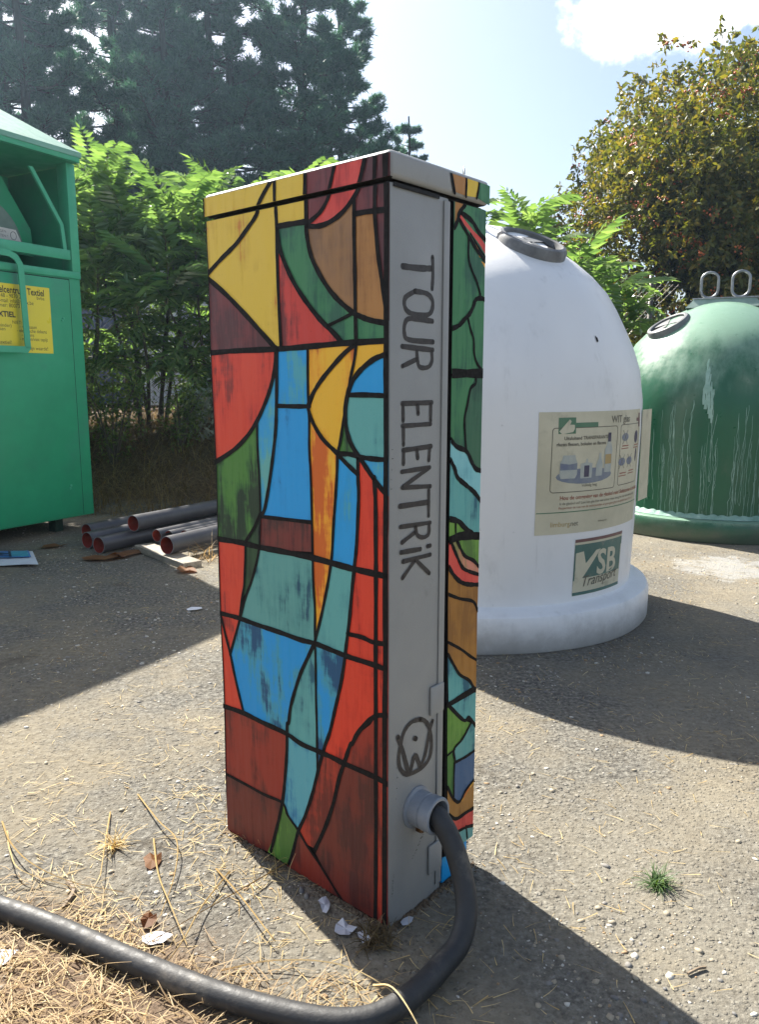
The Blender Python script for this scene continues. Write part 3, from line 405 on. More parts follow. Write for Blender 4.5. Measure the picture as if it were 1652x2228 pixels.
# ---- front mural, lid strip and body
BODYR = (1.5, CW * 1000 - 1.5, 0, CL * 1000 - 7.5); LIDR = (-4, CW * 1000 + 4, CL * 1000 + 1, CH * 1000 - 7)
def put_fields(key, rect, to3, par):
    for i, (cn, P) in enumerate(MUR[key]):
        fl = Flat(); fl.poly(clip_rect([tuple(q) for q in P], rect), to3, .0004 + i * .00002, 0)
        if fl.f: fl.build('painted_field', PM[cn], par)
def put_lines(key, rect, to3, par, mat_, lift=.0015, jit=.07, name='painted_line'):
    for i, (P, w) in enumerate(MUR[key]):
        fl = Flat()
        for q in ribbon(P, w, jit): fl.poly(clip_rect(q, rect), to3, lift + i * .00002, 0)
        if fl.f: fl.build(name, mat_, par)
put_fields('front', BODYR, front3(0), cab); put_lines('front_strokes', BODYR, front3(0), cab, M_black)
put_fields('front', LIDR, front3(-.003), lid); put_lines('front_strokes', LIDR, front3(-.003), lid, M_black)
# ---- side mural on the door edge, and lettering on the grey side
DOORR = (171, CD * 1000 - 4, 56, CL * 1000 - 9); LIDS = (150, CD * 1000 + 2, CL * 1000 + 1, CH * 1000 - 8)
put_fields('side', DOORR, side3(0), door); put_lines('side_strokes', DOORR, side3(0), door, M_black, .0011, .1)
put_fields('side', LIDS, side3(.003), lid); put_lines('side_strokes', LIDS, side3(.003), lid, M_black, .0011, .1)
M_marker = paint('brown_black_marker', (58, 52, 52), (46, 42, 43), rough=0.55, scale=40)
GLYPHS = [('letter', (0, 1)), ('letter', (2,)), ('letter', (3,)), ('letter', (4, 5, 6)), ('letter', (7, 8, 9, 10)), ('letter', (11, 12)), ('letter', (13, 14, 15, 16)), ('letter', (17, 18, 19)), ('letter', (20, 21)), ('letter', (22, 23, 24)), ('letter', (25, 26)), ('letter', (27, 28, 29)), ('painted_emblem', (30, 32, 33)), ('painted_dot', (31,))]
for nm, ids in GLYPHS:
    fl = Flat()
    for i in ids:
        P, w = MUR['letters'][i]
        for q in ribbon(P, w, .07): fl.poly(clip_rect(q, (4, 139.5, 5, 1300)), side3(0), .0005 + i * .00003, 0)
    fl.build(nm, M_marker, cab)
# scratches in the grey paint
fl = Flat(); rs = random.Random(3)
def scratch(u0, v0, u1, v1, n):
    for i in range(n):
        t = i / n; u = u0 + (u1 - u0) * t + rs.uniform(-2, 2); v = v0 + (v1 - v0) * t + rs.uniform(-2, 2); a = rs.uniform(-.6, .6); l = rs.uniform(2, 6)
        fl.poly([(u - l / 2, v - a), (u, v + rs.uniform(.4, 1.1)), (u + l / 2, v + a), (u, v - rs.uniform(.4, 1.1))], side3(0), .0007 + i * .00001, 0)
scratch(70, 105, 112, 155, 14); scratch(8, 60, 14, 105, 10); scratch(20, 250, 22, 330, 4)
scratch(5, 820, 5, 900, 5)
kd(fl.build('scratches', M_black, cab), kind='stuff')
fl = Flat()
for i in range(46):
    v = rs.uniform(330, 900); l = rs.uniform(3, 20)
    fl.poly([(162.2 + rs.uniform(0, 1.5), v), (164 + rs.uniform(0, 1.5), v), (164.5, v + l), (162.6, v + l)], side3(-.0098), .0004 + i * .00001, 0)
kd(fl.build('chipped_paint', M_flake, cab), kind='stuff')
# ---- cable gland
gl = empty('cable_gland'); gl.parent = cab; gl.location = (0, .078, .208); gl.rotation_euler = (0, pi / 2, 0)
M_gland = paint('gland_grey_plastic', (150, 156, 164), (132, 138, 147), rough=0.38, scale=20, bmp=.1)
v, f = [], []; lathe(v, f, [(.0, .0003), (.040, .0003), (.040, .004), (.034, .006), (.0335, .026), (.0315, .0275), (.0315, .0295), (.0345, .031), (.035, .052), (.0335, .054), (.029, .054), (.0275, .050), (.0265, .012), (.0, .012)], 40)
from_py('collar', v, f, M_gland, gl, smooth=True).data.set_sharp_from_angle(angle=radians(35))
v, f = [], []; lathe(v, f, [(.0, .0), (.0085, .0), (.0085, .010), (.007, .012), (.0, .012)], 6)
M_rust = paint('rusty_bolt', (128, 92, 52), (74, 50, 34), rough=.6, scale=60, metal=.6)
bo = from_py('bolt', v, f, M_rust, gl); bo.location = (.043, .003, .004)
# ---- power cable
M_rubber = paint('black_rubber', (38, 39, 41), (52, 51, 51), rough=0.6, scale=14, bmp=.25, bs=90, dirt=(120, 112, 100), dlo=.52, dhi=.8, dscale=12)
M_rubber.node_tree.nodes['Principled BSDF'].inputs['Specular IOR Level'].default_value = .55
cp = [(.066, 1.356, .208), (.104, 1.323, .208), (.132, 1.297, .170), (.150, 1.270, .116), (.154, 1.240, .073), (.139, 1.205, .040), (.106, 1.172, .023), (.064, 1.121, .021), (.012, 1.076, .020), (-.037, 1.058, .020), (-.110, 1.063, .0205), (-.254, 1.107, .021), (-.420, 1.182, .021), (-.575, 1.260, .021), (-.740, 1.330, .021), (-.95, 1.40, .021), (-1.4, 1.47, .021)]
v, f = [], []; tube(v, f, crom(cp, 7), .0198, 20)
kd(from_py('power_cable', v, f, M_rubber, smooth=True), 'thick black rubber cable curling from the cabinet across the dry ground', 'cable')

# ================================================================ igloo glass bins
PROF = [(.0, .0), (.780, .0), (.789, .012), (.789, .120), (.780, .140), (.760, .150), (.722, .152), (.708, .162), (.708, .18), (.719, .50), (.726, .80), (.722, .92), (.705, 1.04), (.675, 1.13), (.640, 1.205), (.600, 1.285), (.560, 1.352), (.500, 1.418), (.430, 1.478), (.355, 1.530), (.270, 1.58), (.18, 1.622), (.09, 1.645), (.0, 1.65)]
def prof_r(z):
    P = [(zz, r) for r, zz in PROF[8:]]
    for (z0, r0), (z1, r1) in zip(P, P[1:]):
        if z0 <= z <= z1: return r0 + (r1 - r0) * (z - z0) / (z1 - z0)
    return .708
def surf(ang, z, lift=0.0):
    r = prof_r(z); d = .01; sl_ = (prof_r(z + d) - prof_r(z - d)) / (2 * d) if .2 < z < 1.6 else 0
    n = Vector((cos(ang), sin(ang), -sl_)).normalized(); return Vector((r * cos(ang), r * sin(ang), z)) + n * lift, n
def bin_mat(name, c1, c2, dust_glare_c, dust_glare_amt, rough):
    m, t, p, o = new_mat(name)
    col = ramp(t, noise(t, 2.5, 6, .65, (1, 1, .35)), [(.35, lin(c1)), (.7, lin(c2))])
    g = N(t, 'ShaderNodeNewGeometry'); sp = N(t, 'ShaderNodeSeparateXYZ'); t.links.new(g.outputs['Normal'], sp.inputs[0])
    # settled dust with sun glare painted in, paling the upward faces
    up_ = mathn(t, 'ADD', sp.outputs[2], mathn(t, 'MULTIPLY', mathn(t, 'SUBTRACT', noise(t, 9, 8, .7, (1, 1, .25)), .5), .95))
    col = mixc_(t, mathn(t, 'MULTIPLY', mapr(t, up_, .18, .75), dust_glare_amt), col, lin(dust_glare_c))
    # scuffs and grime
    gr = mapr(t, noise(t, 5, 9, .75, (1, 1, .5), off=(3, 3, 3)), .54, .76)
    col = mixc_(t, mathn(t, 'MULTIPLY', gr, .22), col, lin((120, 116, 108)))
    sk = mapr(t, noise(t, 16, 8, .7, (1, 1, .07), off=(7, 1, 0)), .58, .72)
    col = mixc_(t, mathn(t, 'MULTIPLY', sk, .16), col, lin((92, 88, 80)))
    bl = mapr(t, noise(t, 26, 6, .7, off=(1, 5, 8)), .66, .74)
    col = mixc_(t, mathn(t, 'MULTIPLY', bl, .30), col, lin((110, 106, 100)))
    # mud splashed along the foot
    oc = N(t, 'ShaderNodeTexCoord'); so = N(t, 'ShaderNodeSeparateXYZ'); t.links.new(oc.outputs['Object'], so.inputs[0])
    ft = mapr(t, mathn(t, 'ADD', so.outputs[2], mathn(t, 'MULTIPLY', noise(t, 7, 8, .75), .22)), .27, .10)
    col = mixc_(t, mathn(t, 'MULTIPLY', ft, .55), col, lin((128, 122, 112)))
    t.links.new(col, p.inputs['Base Color']); p.inputs['Roughness'].default_value = rough
    t.links.new(mapr(t, noise(t, 20, 5), .3, .7, rough * .8, rough * 1.2), p.inputs['Roughness'])
    p.inputs['Specular IOR Level'].default_value = .5; p.inputs['Coat Weight'].default_value = 0.0
    bump(t, p, noise(t, 30, 6, .6), .08, .01)
    return m
M_galv = paint('galvanised_steel', (168, 172, 174), (138, 143, 146), rough=.4, scale=25, metal=.75, bmp=.15)
M_ring = paint('weathered_grey_plastic', (124, 126, 128), (92, 94, 96), rough=.55, scale=14)
M_flap = paint('grey_rubber_flap', (130, 132, 134), (98, 100, 102), rough=.7, scale=12)
M_hole = paint('dark_opening', (14, 14, 15), rough=.9)
def port(root, ang, z, r=.145):
    p, n = surf(ang, z, 0.0)
    e = empty('bottle_port'); e.parent = root
    n = (n + Vector((0, 0, .16))).normalized()
    e.matrix_local = Matrix.Translation(p) @ n.to_track_quat('Z', 'Y').to_matrix().to_4x4()
    v, f = [], []; lathe(v, f, [(r * .79, -.012), (r * .80, .016), (r * .86, .021), (r * .95, .017), (r, .004), (r * 1.01, -.05)], 44)
    from_py('ring', v, f, M_ring, e, smooth=True).data.set_sharp_from_angle(angle=radians(40))
    v, f = [], []; lathe(v, f, [(.0, -.006), (r * .81, -.006)], 36); from_py('opening', v, f, M_hole, e)
    for a0, a1, zz in ((.35, 1.7, .002), (2.3, 3.5, .004), (4.0, 5.0, .003)):
        pts = [(0, 0, zz + .004)] + [(r * .78 * cos(a0 + (a1 - a0) * k / 8), r * .78 * sin(a0 + (a1 - a0) * k / 8), zz) for k in range(9)]
        from_py('flap', pts, [(0, k + 1, k + 2) for k in range(8)], M_flap, e)
def make_bin(name, loc, m, label, port_angs, mount_rot):
    root = empty(name, loc, 0, label, 'bottle bank', 'dome bottle banks on the car park')
    v, f = [], []; lathe(v, f, PROF[1:], 96)
    o = from_py('shell', v, f, m, root, smooth=True); o.data.set_sharp_from_angle(angle=radians(38))
    for a, z in port_angs: port(root, a, z)
    mt = empty('lifting_mount'); mt.parent = root; mt.location = (0, 0, 1.60); mt.rotation_euler = (0, 0, mount_rot)
    if name == 'white_bottle_bank': mt.scale = (1, .42, 1); mt.location = (-.06, 0, 1.60)
    bm = bmesh.new(); vs = []
    for z, hx, hy in ((0, .24, .14), (.062, .19, .10)):
        vs.append([bm.verts.new((sx * hx, sy * hy, z)) for sx, sy in ((-1, -1), (1, -1), (1, 1), (-1, 1))])
    for i in range(4): bm.faces.new((vs[0][i], vs[0][(i + 1) % 4], vs[1][(i + 1) % 4], vs[1][i]))
    bm.faces.new(vs[1]); from_bm('housing', bm, m if name == 'white_bottle_bank' else M_gbox, mt)
    boxo('plate', mt, M_galv, -.20, .21, -.105, .105, .0625, .072, .002)
    for x in (-.10, .095):
        v, f = [], []; L_ = .075; R_ = .054
        pts = [(x + R_ * cos(a), 0, .072 + .062 + L_ + R_ * sin(a)) for a in [k * pi / 8 for k in range(9)]] + [(x + R_ * cos(a), 0, .072 + .062 + R_ * sin(a)) for a in [pi + k * pi / 8 for k in range(9)]]
        pts.append(pts[0]); tube(v, f, pts, .0095, 10, cap=False); from_py('lifting_loop', v, f, M_galv, mt, smooth=True)
    return root
M_wbin = bin_mat('white_polyester', (252, 252, 252), (244, 244, 244), (250, 250, 247), .3, .42)
M_gbin = bin_mat('green_polyester', (36, 100, 70), (28, 84, 58), (150, 182, 160), .7, .34)
M_gbox = paint('sunlit_pale_box', (158, 178, 168), (132, 154, 144), rough=.6, scale=8)  # teal-grey housing, its colour paled towards sunlit white
WB = make_bin('white_bottle_bank', (.417, 3.516, 0), M_wbin, 'white dome bottle bank with WIT glas poster, right behind the painted cabinet', [(radians(-57), 1.535), (radians(150), 1.535)], 1.5)
GB = make_bin('green_bottle_bank', (2.35, 5.46, 0), M_gbin, 'green dome bottle bank streaked with white drips at the right edge', [(radians(-164), 1.475), (radians(10), 1.475)], -.42)
GB.scale = (1, 1, .925)
# chalky drips run down the green shell
M_drip = paint('dried_white_drip', (158, 190, 176), (116, 156, 140), rough=.7, scale=9)
rd = random.Random(12); drips = []
def drip(ang, z0, z1, w, par, mat_):
    v, f = [], []; n = max(6, int((z0 - z1) / .03)); a = ang
    for i in range(n + 1):
        z = z0 + (z1 - z0) * i / n; a += rd.uniform(-.006, .006) + (.012 if rd.random() < .06 else 0) * rd.choice((-1, 1)); ww = w * rd.uniform(.45, 1.1) * (.5 if i == 0 else 1)
        for s in (-1, 1):
            v.append(surf(a + s * ww / 1.4, z, .0022)[0])
        if i: f.append((2 * i - 2, 2 * i - 1, 2 * i + 1, 2 * i))
    o = from_py('drip_streak', v, f, mat_, par, smooth=True)
for i in range(58):
    ang = radians(rd.uniform(-152, -62)); z1 = rd.choice([.165, .17, .18, .25, rd.uniform(.25, .6)]); z0 = rd.uniform(.55, .95)
    if rd.random() < .5: ang = radians(rd.choice([-118, -116, -112, -99, -97, -94, -92, -128, -133, -138, -104])) + rd.uniform(-.02, .02)
    drip(ang, max(z0, z1 + .12), z1, rd.uniform(.0018, .0042), GB, M_drip)
for i in range(5): drip(radians(-119 + i * .9), 1.22 - i * .05, .92 - i * .03, .018, GB, M_drip)
# pale crust where the shell meets the skirt
v, f = [], []
for i in range(181):
    a = radians(-170 + i * .75); w = .008 + .006 * abs(sin(i * .7) + sin(i * .23))
    for rr, zz in ((.7115, .168 + w), (.737, .1535), (.742 + w * .6, .1535)): v.append(Vector((rr * cos(a), rr * sin(a), zz)))
    if i:
        b = 3 * i; f += [(b - 3, b - 2, b + 1, b), (b - 2, b - 1, b + 2, b + 1)]
from_py('crust', v, f, M_drip, GB)
# ---------------- stickers wrapped on the white shell
def wrap(a0, a1, z0, z1, lift):
    """(x 0..1, y 0..1) -> point on the shell"""
    return lambda x, y, l=0.0: surf(radians(a0 + (a1 - a0) * x), z0 + (z1 - z0) * y, lift + l)[0]
def sheet(name, wf, mat_, par, x0=0, x1=1, y0=0, y1=1, l=0.0, nx_=24, ny_=10):
    v = [wf(x0 + (x1 - x0) * i / nx_, y0 + (y1 - y0) * j / ny_, l) for j in range(ny_ + 1) for i in range(nx_ + 1)]
    f = [(j * (nx_ + 1) + i, j * (nx_ + 1) + i + 1, (j + 1) * (nx_ + 1) + i + 1, (j + 1) * (nx_ + 1) + i) for j in range(ny_) for i in range(nx_)]
    return from_py(name, v, f, mat_, par, smooth=True)
def text_geo(s, size, align='LEFT', shear=0.0, bold=0.0, xs_=1.0):
    cu = bpy.data.curves.new('t', 'FONT'); cu.body = s; cu.size = size; cu.align_x = align; cu.shear = shear; cu.offset = bold; cu.resolution_u = 3; cu.fill_mode = 'FRONT'
    ob = bpy.data.objects.new('t', cu); COL.objects.link(ob)
    bpy.context.view_layer.update()
    me = bpy.data.meshes.new_from_object(ob.evaluated_get(bpy.context.evaluated_depsgraph_get()))
    V_ = [(v.co.x * xs_, v.co.y) for v in me.vertices]; F_ = [tuple(p.vertices) for p in me.polygons]
    bpy.data.objects.remove(ob); bpy.data.curves.remove(cu); bpy.data.meshes.remove(me)
    return V_, F_
M_poster = paint('faded_poster_paper', (222, 215, 188), (206, 199, 172), rough=.5, scale=5, dirt=(150, 144, 122), dlo=.55, dhi=.8, dscale=9)
M_pgreen = paint('faded_green_print', (86, 128, 98), (98, 136, 106), rough=.5, scale=9)
M_ptext = paint('faded_black_print', (96, 92, 80), (112, 108, 94), rough=.5, scale=20)
M_pred = paint('faded_red_print', (160, 96, 80), (168, 112, 92), rough=.5, scale=20)
M_pmar = paint('faded_maroon_print', (130, 92, 90), rough=.5)
M_pblue = paint('faded_blue_print', (142, 150, 156), (120, 128, 150), rough=.5, scale=20)
M_pdark = paint('faded_dark_print', (74, 70, 96), rough=.5)
M_ppale = paint('faded_pale_print', (176, 184, 182), (196, 198, 186), rough=.5, scale=30)
M_pgold = paint('faded_gold_print', (196, 168, 112), rough=.5)
pw = wrap(-77.6, -28.0, .434, .886, .0012)
poster = sheet('wit_glas_poster', pw, M_poster, WB, nx_=40); poster['label'] = 'faded cream poster headed WIT glas'
def flat_on(wf, par, name, polys, mat_, l=.0006):
    """flat print, cut into narrow strips so that it follows the curve"""
    v, f = [], []
    for P in polys:
        x0, x1 = min(p[0] for p in P), max(p[0] for p in P); n = max(1, int((x1 - x0) / .03 + .999))
        for i in range(n):
            Q = clip_poly(clip_poly([tuple(p) for p in P], 0, x0 + (x1 - x0) * i / n, False), 0, x0 + (x1 - x0) * (i + 1) / n, True)
            if len(Q) < 3: continue
            tr = tessellate_polygon([[Vector((x, y, 0)) for x, y in Q]]); b = len(v); v += [wf(x, y, l) for x, y in Q]; f += [tuple(b + i_ for i_ in t) for t in tr]
    return from_py(name, v, f, mat_, par)
def text_on(wf, par, s, x, y, h, asp, mat_, l=.0008, align='LEFT', slope=0.0, shear=0.0, bold=0.0, xs_=1.0):
    V_, F_ = text_geo(s, h, align, shear, bold, xs_)
    if not F_: return
    return from_py('print_text', [wf(x + a / asp, y + b + slope * a / asp, l) for a, b in V_], F_, mat_, par)
def rect(x0, x1, y0, y1): return [(x0, y0), (x1, y0), (x1, y1), (x0, y1)]
def rrect_line(x0, x1, y0, y1, r, w, asp):
    P = []
    for cx, cy, a0 in ((x1 - r / asp, y1 - r, 0), (x0 + r / asp, y1 - r, 90), (x0 + r / asp, y0 + r, 180), (x1 - r / asp, y0 + r, 270)):
        for k in range(6): a = radians(a0 + k * 18); P.append((cx, cy, cos(a), sin(a)))
    out_ = []
    for i in range(len(P)):
        a, b = P[i], P[(i + 1) % len(P)]
        n = 1 if (a[0], a[1]) == (b[0], b[1]) else 8
        pa = lambda q, rr: (q[0] + q[2] * rr / asp, q[1] + q[3] * rr)
        for k in range(n):
            t0, t1 = k / n, (k + 1) / n; lp = lambda u, w_, t: (u[0] + (w_[0] - u[0]) * t, u[1] + (w_[1] - u[1]) * t)
            out_.append([lp(pa(a, r), pa(b, r), t0), lp(pa(a, r), pa(b, r), t1), lp(pa(a, r - w), pa(b, r - w), t1), lp(pa(a, r - w), pa(b, r - w), t0)])
    return out_
ASP = (.715 * radians(49.6)) / .452     # width / height of the poster
flat_on(pw, poster, 'frame_line', rrect_line(.085, .615, .345, .875, .03, .006, ASP), M_ptext)
flat_on(pw, poster, 'frame_line', rrect_line(.650, .965, .355, .88, .03, .006, ASP), M_ptext)
flat_on(pw, poster, 'print_badge', [rect(.125, .245, .825, .955)], M_pgreen)
flat_on(pw, poster, 'print_badge', [rect(.2455, .42, .872, .912)], M_pgreen)
flat_on(pw, poster, 'thumb', [[(.13, .845), (.17, .90), (.20, .94), (.212, .925), (.203, .898), (.235, .896), (.236, .862), (.225, .838), (.19, .832), (.15, .822)]], M_poster, .0012)
flat_on(pw, poster, 'print_badge', [rect(.90, .98, .895, .925), rect(.945, .985, .845, .965)], M_pmar)
text_on(pw, poster, 'WIT glas', .545, .90, .085, ASP, M_ptext, bold=.001)
text_on(pw, poster, 'Uitsluitend TRANSPARANTE', .165, .775, .040, ASP, M_ptext, bold=.0008)
text_on(pw, poster, 'glazen flessen, bokalen en flacons', .115, .727, .039, ASP, M_ptext, bold=.0008)
text_on(pw, poster, 'Volledig leeg', .31, .385, .034, ASP, M_ptext)
text_on(pw, poster, 'Hou de omgeving van de glasbol rein! Sluikstorten is strafbaar', .155, .285, .047, ASP, M_pred, bold=.001)
text_on(pw, poster, 'Is de glasbol vol? Laat het glas hier niet achter maar breng het naar een andere glasbol', .155, .243, .031, ASP, M_ptext)
text_on(pw, poster, 'Respecteer de rust van de omwonenden en gooi geen glas in de glasbol tussen 22u en 7u', .15, .208, .029, ASP, M_pred)
flat_on(pw, poster, 'print_rule', [rect(.004 + i * .0331, .004 + (i + 1) * .0331, .178, .186) for i in range(30)], M_pgreen)
text_on(pw, poster, 'limburg', .10, .062, .062, ASP, M_pgold); text_on(pw, poster, '.net', .232, .062, .062, ASP, M_ptext)
text_on(pw, poster, 'limburg.net', .47, .07, .026, ASP, M_ptext)
# pictures: jar, flacon, small bottle, tall bottle, on a grey plate
def ell(cx, cy, rx, ry, n=20): return [(cx + rx * cos(2 * pi * k / n), cy + ry * sin(2 * pi * k / n)) for k in range(n)]
flat_on(pw, poster, 'plate_print', [ell(.345, .475, .225, .065)], M_pblue, .0006)
flat_on(pw, poster, 'jar_print', [[(.155, .46), (.255, .46), (.268, .49), (.268, .59), (.255, .62), (.25, .65), (.165, .65), (.16, .62), (.145, .59), (.145, .49)]], M_ppale, .0010)
flat_on(pw, poster, 'jar_print', [[(.147, .53), (.267, .53), (.267, .585), (.21, .575), (.147, .588)]], M_pblue, .0014)
flat_on(pw, poster, 'flacon_print', [[(.295, .455), (.385, .455), (.388, .575), (.35, .585), (.347, .615), (.335, .615), (.332, .585), (.292, .575)]], M_ppale, .0010)
flat_on(pw, poster, 'flacon_print', [rect(.322, .362, .465, .56)], M_pdark, .0014)
flat_on(pw, poster, 'bottle_print', [[(.42, .465), (.475, .465), (.478, .56), (.462, .61), (.46, .655), (.44, .655), (.438, .61), (.418, .56)]], M_ppale, .0010)
flat_on(pw, poster, 'bottle_print', [[(.495, .49), (.56, .49), (.565, .68), (.548, .735), (.545, .80), (.515, .80), (.512, .735), (.49, .68)]], M_ppale, .0010)
flat_on(pw, poster, 'bottle_print', [rect(.515, .543, .745, .82)], M_pdark, .0014); flat_on(pw, poster, 'bottle_print', [rect(.498, .558, .56, .64)], M_pgold, .0014)
for cx, cy in ((.715, .77), (.69, .56), (.80, .56)):
    flat_on(pw, poster, 'struck_out_print', [ell(cx, cy, .045, .035)], M_pblue, .0007)
    q = .005; flat_on(pw, poster, 'struck_out_print', [[(cx - .035, cy - .06), (cx - .035 + q, cy - .06), (cx + .035, cy + .06), (cx + .035 - q, cy + .06)], [(cx + .035, cy - .06), (cx + .035 - q, cy - .06), (cx - .035, cy + .06), (cx - .035 + q, cy + .06)]], M_ptext, .0009)
flat_on(pw, poster, 'struck_out_print', [ell(.90, .76, .035, .055), ell(.92, .60, .015, .06)], M_pdark, .0007)
for x, y in ((.68, .69), (.67, .455), (.80, .465), (.87, .685)):
    flat_on(pw, poster, 'caption_print', [rect(x, x + .09, y, y + .010), rect(x - .01, x + .09, y - .022, y - .014)], M_pred, .0007)
# transport firm's sticker
M_vgreen = paint('faded_bluegreen_print', (74, 112, 104), (90, 126, 116), rough=.5, scale=9, stretch=(1, 1, .3), dirt=(150, 150, 134), dlo=.56, dhi=.8, dscale=14)
vw = wrap(-63.2, -39.0, .1835, .406, .0012); VA = (.713 * radians(24.2)) / .2225
stk = sheet('transport_sticker', vw, M_poster, WB); stk['label'] = 'cream and green sticker reading VSB Transport'
sheet('print_band', vw, M_vgreen, stk, 0, 1, .76, .905, .0006, 14, 3); sheet('print_band', vw, M_pmar, stk, 0, 1, .945, 1, .0006, 14, 2); sheet('print_band', vw, M_vgreen, stk, 0, 1, .005, .06, .0006, 14, 2)
sheet('print_band', vw, M_vgreen, stk, 0, .02, .27, .76, .0006, 2, 6)
sheet('print_band', vw, M_vgreen, stk, .12, .98, .30, .76, .0005, 14, 8)
flat_on(vw, stk, 'print_letter', [[(.022, .76), (.15, .78), (.20, .56), (.38, .77), (.47, .78), (.15, .30), (.10, .30), (.022, .60)], [(.022, .62), (.15, .30), (.022, .30)]], M_poster, .0010)
text_on(vw, stk, 'SB', .41, .33, .62, VA, M_poster, .0010, bold=.014, xs_=.94)
text_on(vw, stk, 'Transport', .13, .145, .27, VA, M_ptext, .0014, shear=.3, slope=.06, xs_=.92)
# a second poster, further round, has come loose and stands off the shell
a = radians(-24); p0, _ = surf(a, .5, .004)
tg = Vector((-sin(a), cos(a), 0)); nrm = Vector((cos(a), sin(a), 0)); v = []
for i in range(7):
    s = .30 * (1 - i / 6)
    for zz in (.50, .88): v.append(Vector((.724 * cos(a), .724 * sin(a), zz)) + tg * (.30 - s) * .45 + nrm * (.004 + .004 * i))
from_py('loose_poster', v, [(2 * i, 2 * i + 2, 2 * i + 3, 2 * i + 1) for i in range(6)], M_poster, WB, smooth=True)
# scuff on the dome
flat_on(lambda x, y, l=0: surf(radians(-53.5) + x, 1.15 + y, .002 + l)[0], WB, 'scuff', [[(-.008, -.012), (.008, -.008), (.01, .004), (-.006, .014)]], M_hole)

# ================================================================ textile container (left)
TC = empty('textile_container', (-1.97, 5.23, 0), radians(60), 'green metal clothing container with yellow notice and flat-bar handle, at the left edge', 'clothing bin')
M_tg = paint('green_enamel', (42, 164, 118), (36, 152, 108), rough=.42, scale=2.5, bmp=.7, bs=3.0, dirt=(66, 140, 116), dlo=.5, dhi=.8, dscale=2.2)
M_tg2 = paint('green_enamel_frame', (70, 178, 138), (60, 166, 128), rough=.45, scale=4, bmp=.06, bs=40)
M_troof = paint('galvanised_roof', (132, 182, 160), (116, 166, 144), rough=.35, scale=6, metal=.3)
M_seam = paint('shadow_seam', (16, 52, 40), rough=.8)
M_yel = paint('yellow_vinyl', (240, 222, 60), (232, 212, 60), rough=.32, scale=3, bmp=.05, bs=15)
M_ink = paint('black_print', (38, 40, 34), rough=.5)
X0, X1 = -1.45, .03
boxo('lower_body', TC, M_tg, X0, X1, 0, 1.25, .10, 1.684, .006)
boxo('door_panel', TC, M_tg, X0 + .09, -.062, -.006, -.0005, .112, 1.632, .003)
boxo('seam', TC, M_seam, -.0615, -.0565, -.0022, -.0004, .112, 1.637, 0)
boxo('seam', TC, M_seam, X0 + .09, -.0565, -.0022, -.0004, 1.6325, 1.638, 0)
boxo('rail', TC, M_tg2, X0, X1, -.010, -.001, 1.645, 1.688, .003)
boxo('post', TC, M_tg2, -.028, .036, -.006, .09, 1.6885, 2.352, .004)
boxo('post', TC, M_tg2, X0 - .006, X0 + .06, -.006, .09, 1.6885, 2.352, .004)
boxo('side_wall', TC, M_tg, .004, .028, .0905, 1.24, 1.6845, 2.345, .002)
boxo('side_wall', TC, M_tg, X0, X0 + .024, .0905, 1.24, 1.6845, 2.345, .002)
boxo('rear_wall', TC, M_tg, X0 + .025, .003, .62, 1.24, 1.6845, 2.345, .002)
boxo('shelf_floor', TC, M_seam, X0 + .061, -.029, .03, .619, 1.6845, 1.690, 0)
boxo('header', TC, M_tg2, X0 - .01, .024, -.075, -.045, 2.350, 2.409, .004)
# hipped roof
e0 = (X0 - .02, .034, -.08, 1.30); zr = 2.411; zt = 2.86
rv = [(e0[0], e0[2], zr), (e0[1], e0[2], zr), (e0[1], e0[3], zr), (e0[0], e0[3], zr), (X0 + .55, .61, zt), (X1 - .55, .61, zt), (e0[0], e0[2], zr - .03), (e0[1], e0[2], zr - .03), (e0[1], e0[3], zr - .03), (e0[0], e0[3], zr - .03)]
from_py('roof', rv, [(0, 1, 5, 4), (1, 2, 5), (2, 3, 4, 5), (3, 0, 4), (0, 6, 7, 1), (1, 7, 8, 2), (2, 8, 9, 3), (3, 9, 6, 0), (9, 8, 7, 6)], M_troof, TC)
boxo('soffit', TC, M_tg, X0, .028, -.0445, 1.24, 2.3535, 2.38, 0)
# tipping chute: lip, cheek plates and drum
boxo('chute_lip', TC, M_tg2, X0 + .08, -.040, -.012, .02, 1.757, 1.819, .004)
def slab(name, P, y0, y1, m):
    n = len(P); v = [(x, y0, z) for x, z in P] + [(x, y1, z) for x, z in P]
    f = [tuple(range(n)), tuple(range(2 * n - 1, n - 1, -1))] + [(i, i + n, (i + 1) % n + n, (i + 1) % n) for i in range(n)]
    return from_py(name, v, f, m, TC)
slab('chute_edge', [(-.052, 1.8195), (-.067, 1.973), (-.262, 2.276), (-.290, 2.276), (-.092, 1.966), (-.079, 1.8195)], .004, .02, M_tg2)
slab('chute_panel', [(X0 + .10, 1.80), (-.075, 1.80), (-.088, 1.966), (-.286, 2.27), (X0 + .30, 2.27), (X0 + .11, 1.966)], .30, .32, M_tg)
v, f = [], []; n = 28
for k in range(n + 1):
    a = pi * k / n
    for y in (.16, .299): v.append((-.575 + .32 * cos(a), y, 1.80 + .30 * sin(a)))
    if k: f.append((2 * k - 2, 2 * k, 2 * k + 1, 2 * k - 1))
v.append((-.575, .16, 1.80)); f += [(len(v) - 1, 2 * k, 2 * k + 2) for k in range(n)]
from_py('drum', v, f, paint('worn_drum_steel', (104, 128, 118), (88, 112, 104), rough=.5, scale=8), TC)
